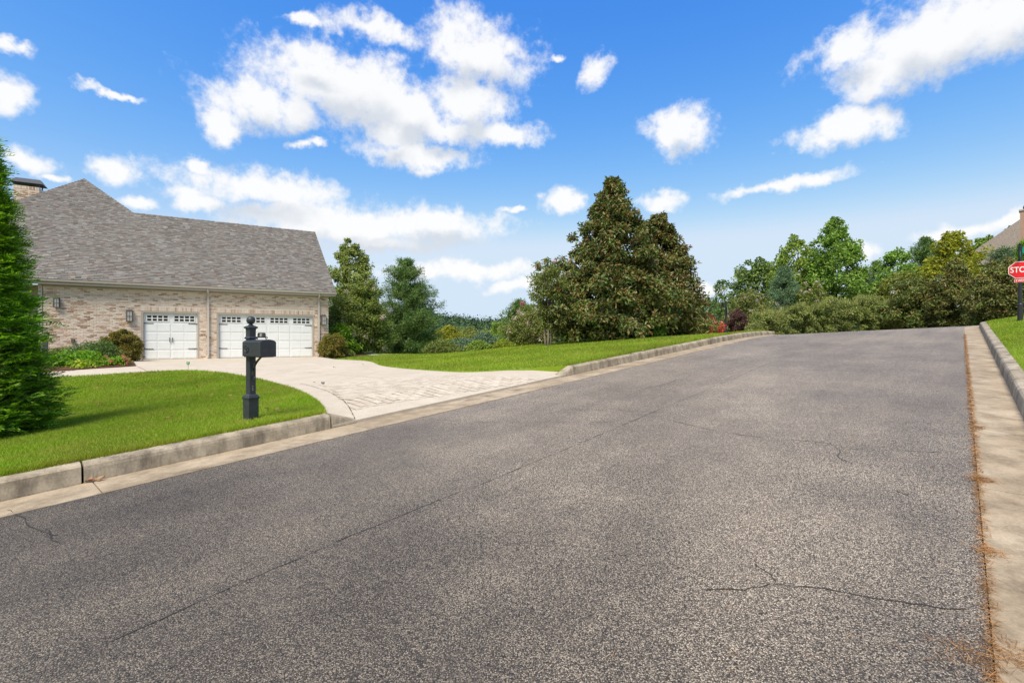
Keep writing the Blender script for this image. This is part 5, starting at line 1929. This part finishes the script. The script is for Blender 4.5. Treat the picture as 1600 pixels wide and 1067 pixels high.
# ------------------------------------------------------------------ house beyond the STOP sign
def far_house():
    d = 52
    x, y = (1690 - CX) / F * d, d
    z = float(terrain_z(x, y))
    ez = EYE + (CY - 410) / F * d - z
    o = tag(empty('distant_house', (x, y, z), -R(48)), 'distant house with grey brown hip roof and brick chimney behind the STOP sign', 'house')
    hw = 9.0; hd = 7.0
    MB().bbox(-hw, hw, -hd, hd, -1.5, ez).build('wall', M['mortar'], o)
    rg = random.Random(6)
    e = .5; rz_ = ez + 7.0
    a = [(-hw - e, -hd - e, ez), (hw + e, -hd - e, ez), (hw + e, hd + e, ez), (-hw - e, hd + e, ez), (-2.6, 0, rz_), (2.6, 0, rz_)]
    rf = MB().add(a, [(0, 1, 5, 4), (1, 2, 5), (2, 3, 4, 5), (3, 0, 4), (3, 2, 1, 0)]).build('roof', M['roof_far'], o, fix=False)
    MB().bbox(-hw - e - .02, hw + e + .02, -hd - e - .04, -hd - e - .001, ez - .22, ez + .02).build('fascia', M['trim'], o)
    MB().bbox(-hw - e - .04, -hw - e - .001, -hd - e, hd + e, ez - .22, ez + .02).build('fascia', M['trim'], o)
    # chimney at the photo's place: just inside the right edge
    cx_ = (1605.5 - CX) / F * (d - 4)
    inv = o.matrix_world
    W = Matrix.Translation(o.location) @ Matrix.Rotation(-R(48), 4, 'Z')
    lp = W.inverted() @ Vector((cx_, d - 4, 0))
    ct = EYE + (CY - 330) / F * (d - 4) - z
    ch = MB().bbox(lp.x - .5, lp.x + .5, lp.y - .5, lp.y + .5, 1, ct).build('chimney', M['brick_far'], o)
    MB().bbox(lp.x - .58, lp.x + .58, lp.y - .58, lp.y + .58, ct + .001, ct + .15).build('chimney_crown', M['trim'], ch)
    MB().lathe([(.3, ct + .15), (.32, ct + .45), (.22, ct + .65), (.05, ct + .75)], 12, (lp.x, lp.y)).build('chimney_pot', M['sign_back'], ch)
    for k in range(3):
        MB().bbox(-hw - .03, -hw - .002, -4.4 + k * 3.6, -3.0 + k * 3.6, 1.2, 2.9).build('window', M['glass'], o)


far_house()


# ------------------------------------------------------------------ litter: needles along the gutter joint, dry leaves
def needles():
    rg = np.random.default_rng(41)
    n1 = 4200
    s = 1.2 + rg.random(n1) ** 1.8 * 22
    t = .105 + rg.normal(0, .016, n1)
    # clumps spreading over the slabs
    cl = [(2.15, .28, .10, 800), (2.4, .16, .06, 500), (1.75, .22, .13, 900), (3.0, .22, .06, 160), (4.1, .13, .04, 100), (5.6, .12, .045, 160), (1.45, .14, .07, 1000), (1.9, .12, .04, 700), (2.6, .12, .035, 450), (2.9, .03, .07, 120), (7.7, .14, .04, 80)]
    S = [s]; T = [t]
    for a, b, w, k in cl:
        S.append(a + rg.normal(0, w, k)); T.append(b + rg.normal(0, w * .9, k))
    sx = rg.uniform(1.5, 9, 140); tx = rg.uniform(-1.2, .55, 140)
    S.append(sx); T.append(tx)
    s = np.concatenate(S); t = np.concatenate(T)
    t = np.where(t > .54, .54, t)
    x, y = xy(s, t)
    z = road_z(s, t) + .008 + rg.random(len(s)) * .012
    k = len(s)
    a = rg.uniform(0, 2 * math.pi, k)
    d = np.stack([np.cos(a), np.sin(a), rg.normal(.04, .08, k)], 1)
    d[:, 2] += SL * (d[:, 0] * RC + d[:, 1] * RS)
    d = unit(d)
    nn = unit(np.stack([rg.normal(0, .3, k), rg.normal(0, .3, k), np.ones(k)], 1))
    L = rg.uniform(.04, .11, k)
    V = leaf_verts(np.stack([x, y, z], 1) - d * L[:, None] / 2, d, nn, L, np.full(k, .0032) * np.clip(y / 3, .8, 2.5), .01)
    o = link('pine_needles', leaf_mesh('pine_needles', V), M['needle'])
    tag(o, 'rusty fallen pine needles gathered along the gutter joint', 'pine needles', kind='stuff')


needles()


def dry_leaves():
    rg = random.Random(61)
    ms = []
    for k in range(4):
        mb = MB()
        n = 7
        pts = []
        for j in range(n):
            u = j / (n - 1)
            w = math.sin(u * math.pi) ** .8 * (.035 + .012 * math.sin(j * 2.1 + k)) + .002
            cz = .012 + .02 * math.sin(u * 3 + k) + rg.uniform(0, .008)
            pts += [(u * .13 - .065, -w, cz + .022 * rg.random()), (u * .13 - .065, 0, cz - .006), (u * .13 - .065, w, cz + .022 * rg.random())]
        fs = []
        for j in range(n - 1):
            b = j * 3
            fs += [(b, b + 1, b + 4, b + 3), (b + 1, b + 2, b + 5, b + 4)]
        mb.add(pts, fs)
        m = mb.mesh('fallen_leaf', True); m.materials.append(M['dry_leaf']); ms.append(m)
    places = [(113, 663, 'l'), (222, 614, 'l'), (267, 615, 'l'), (265, 654, 'l'), (296, 584, 'l'), (308, 607, 'l'), (330, 619, 'l'), (340, 611, 'l'), (214, 588, 'l'), (150, 592, 'l'),
              (360, 620, 'l'), (428, 612, 'l'), (434, 644, 'l'), (417, 643, 'l'), (234, 583, 'l'), (155, 604, 'l'), (155, 636, 'l'),
              (700, 570, 'l'), (845, 566, 'l'), (930, 552, 'l'), (985, 556, 'l'), (1005, 549, 'l'), (1088, 524, 'l'), (640, 568, 'l'),
              (140, 752, 'g'), (154, 750, 'g'), (340, 705, 'g'), (523, 574, 'd'), (567, 570, 'd'), (491, 598, 'd'), (451, 606, 'd'), (405, 596, 'd'), (1560, 560, 'r')]
    for i, (px, py, w) in enumerate(places):
        zf = {'l': lawn_z, 'd': drive_z, 'g': rz_xy, 'r': rz_xy}[w]
        x, y = hit(px, py, zf)
        z = float(zf(x, y)) + {'l': .03, 'd': .004, 'g': .0, 'r': .006}[w]
        o = bpy.data.objects.new('fallen_leaf', ms[i % 4]); COL.objects.link(o)
        o.location = (x, y, z); o.rotation_euler = (rg.uniform(-.2, .2), rg.uniform(-.2, .2), rg.uniform(0, 6.28))
        k = rg.uniform(.6, 1.05); o.scale = (k, k, k)
        lab = {'l': 'curled dry brown leaf lying in the lawn grass', 'd': 'dry brown leaf lying on the pale driveway', 'g': 'dry brown leaf lying in the concrete gutter', 'r': 'dry reddish leaf lying on the asphalt'}[w]
        tag(o, lab, 'leaf', {'l': 'dry leaves on the lawns', 'd': 'dry leaves on the driveway', 'g': 'dry leaves in the gutter', 'r': 'dry leaves on the road'}[w])


dry_leaves()
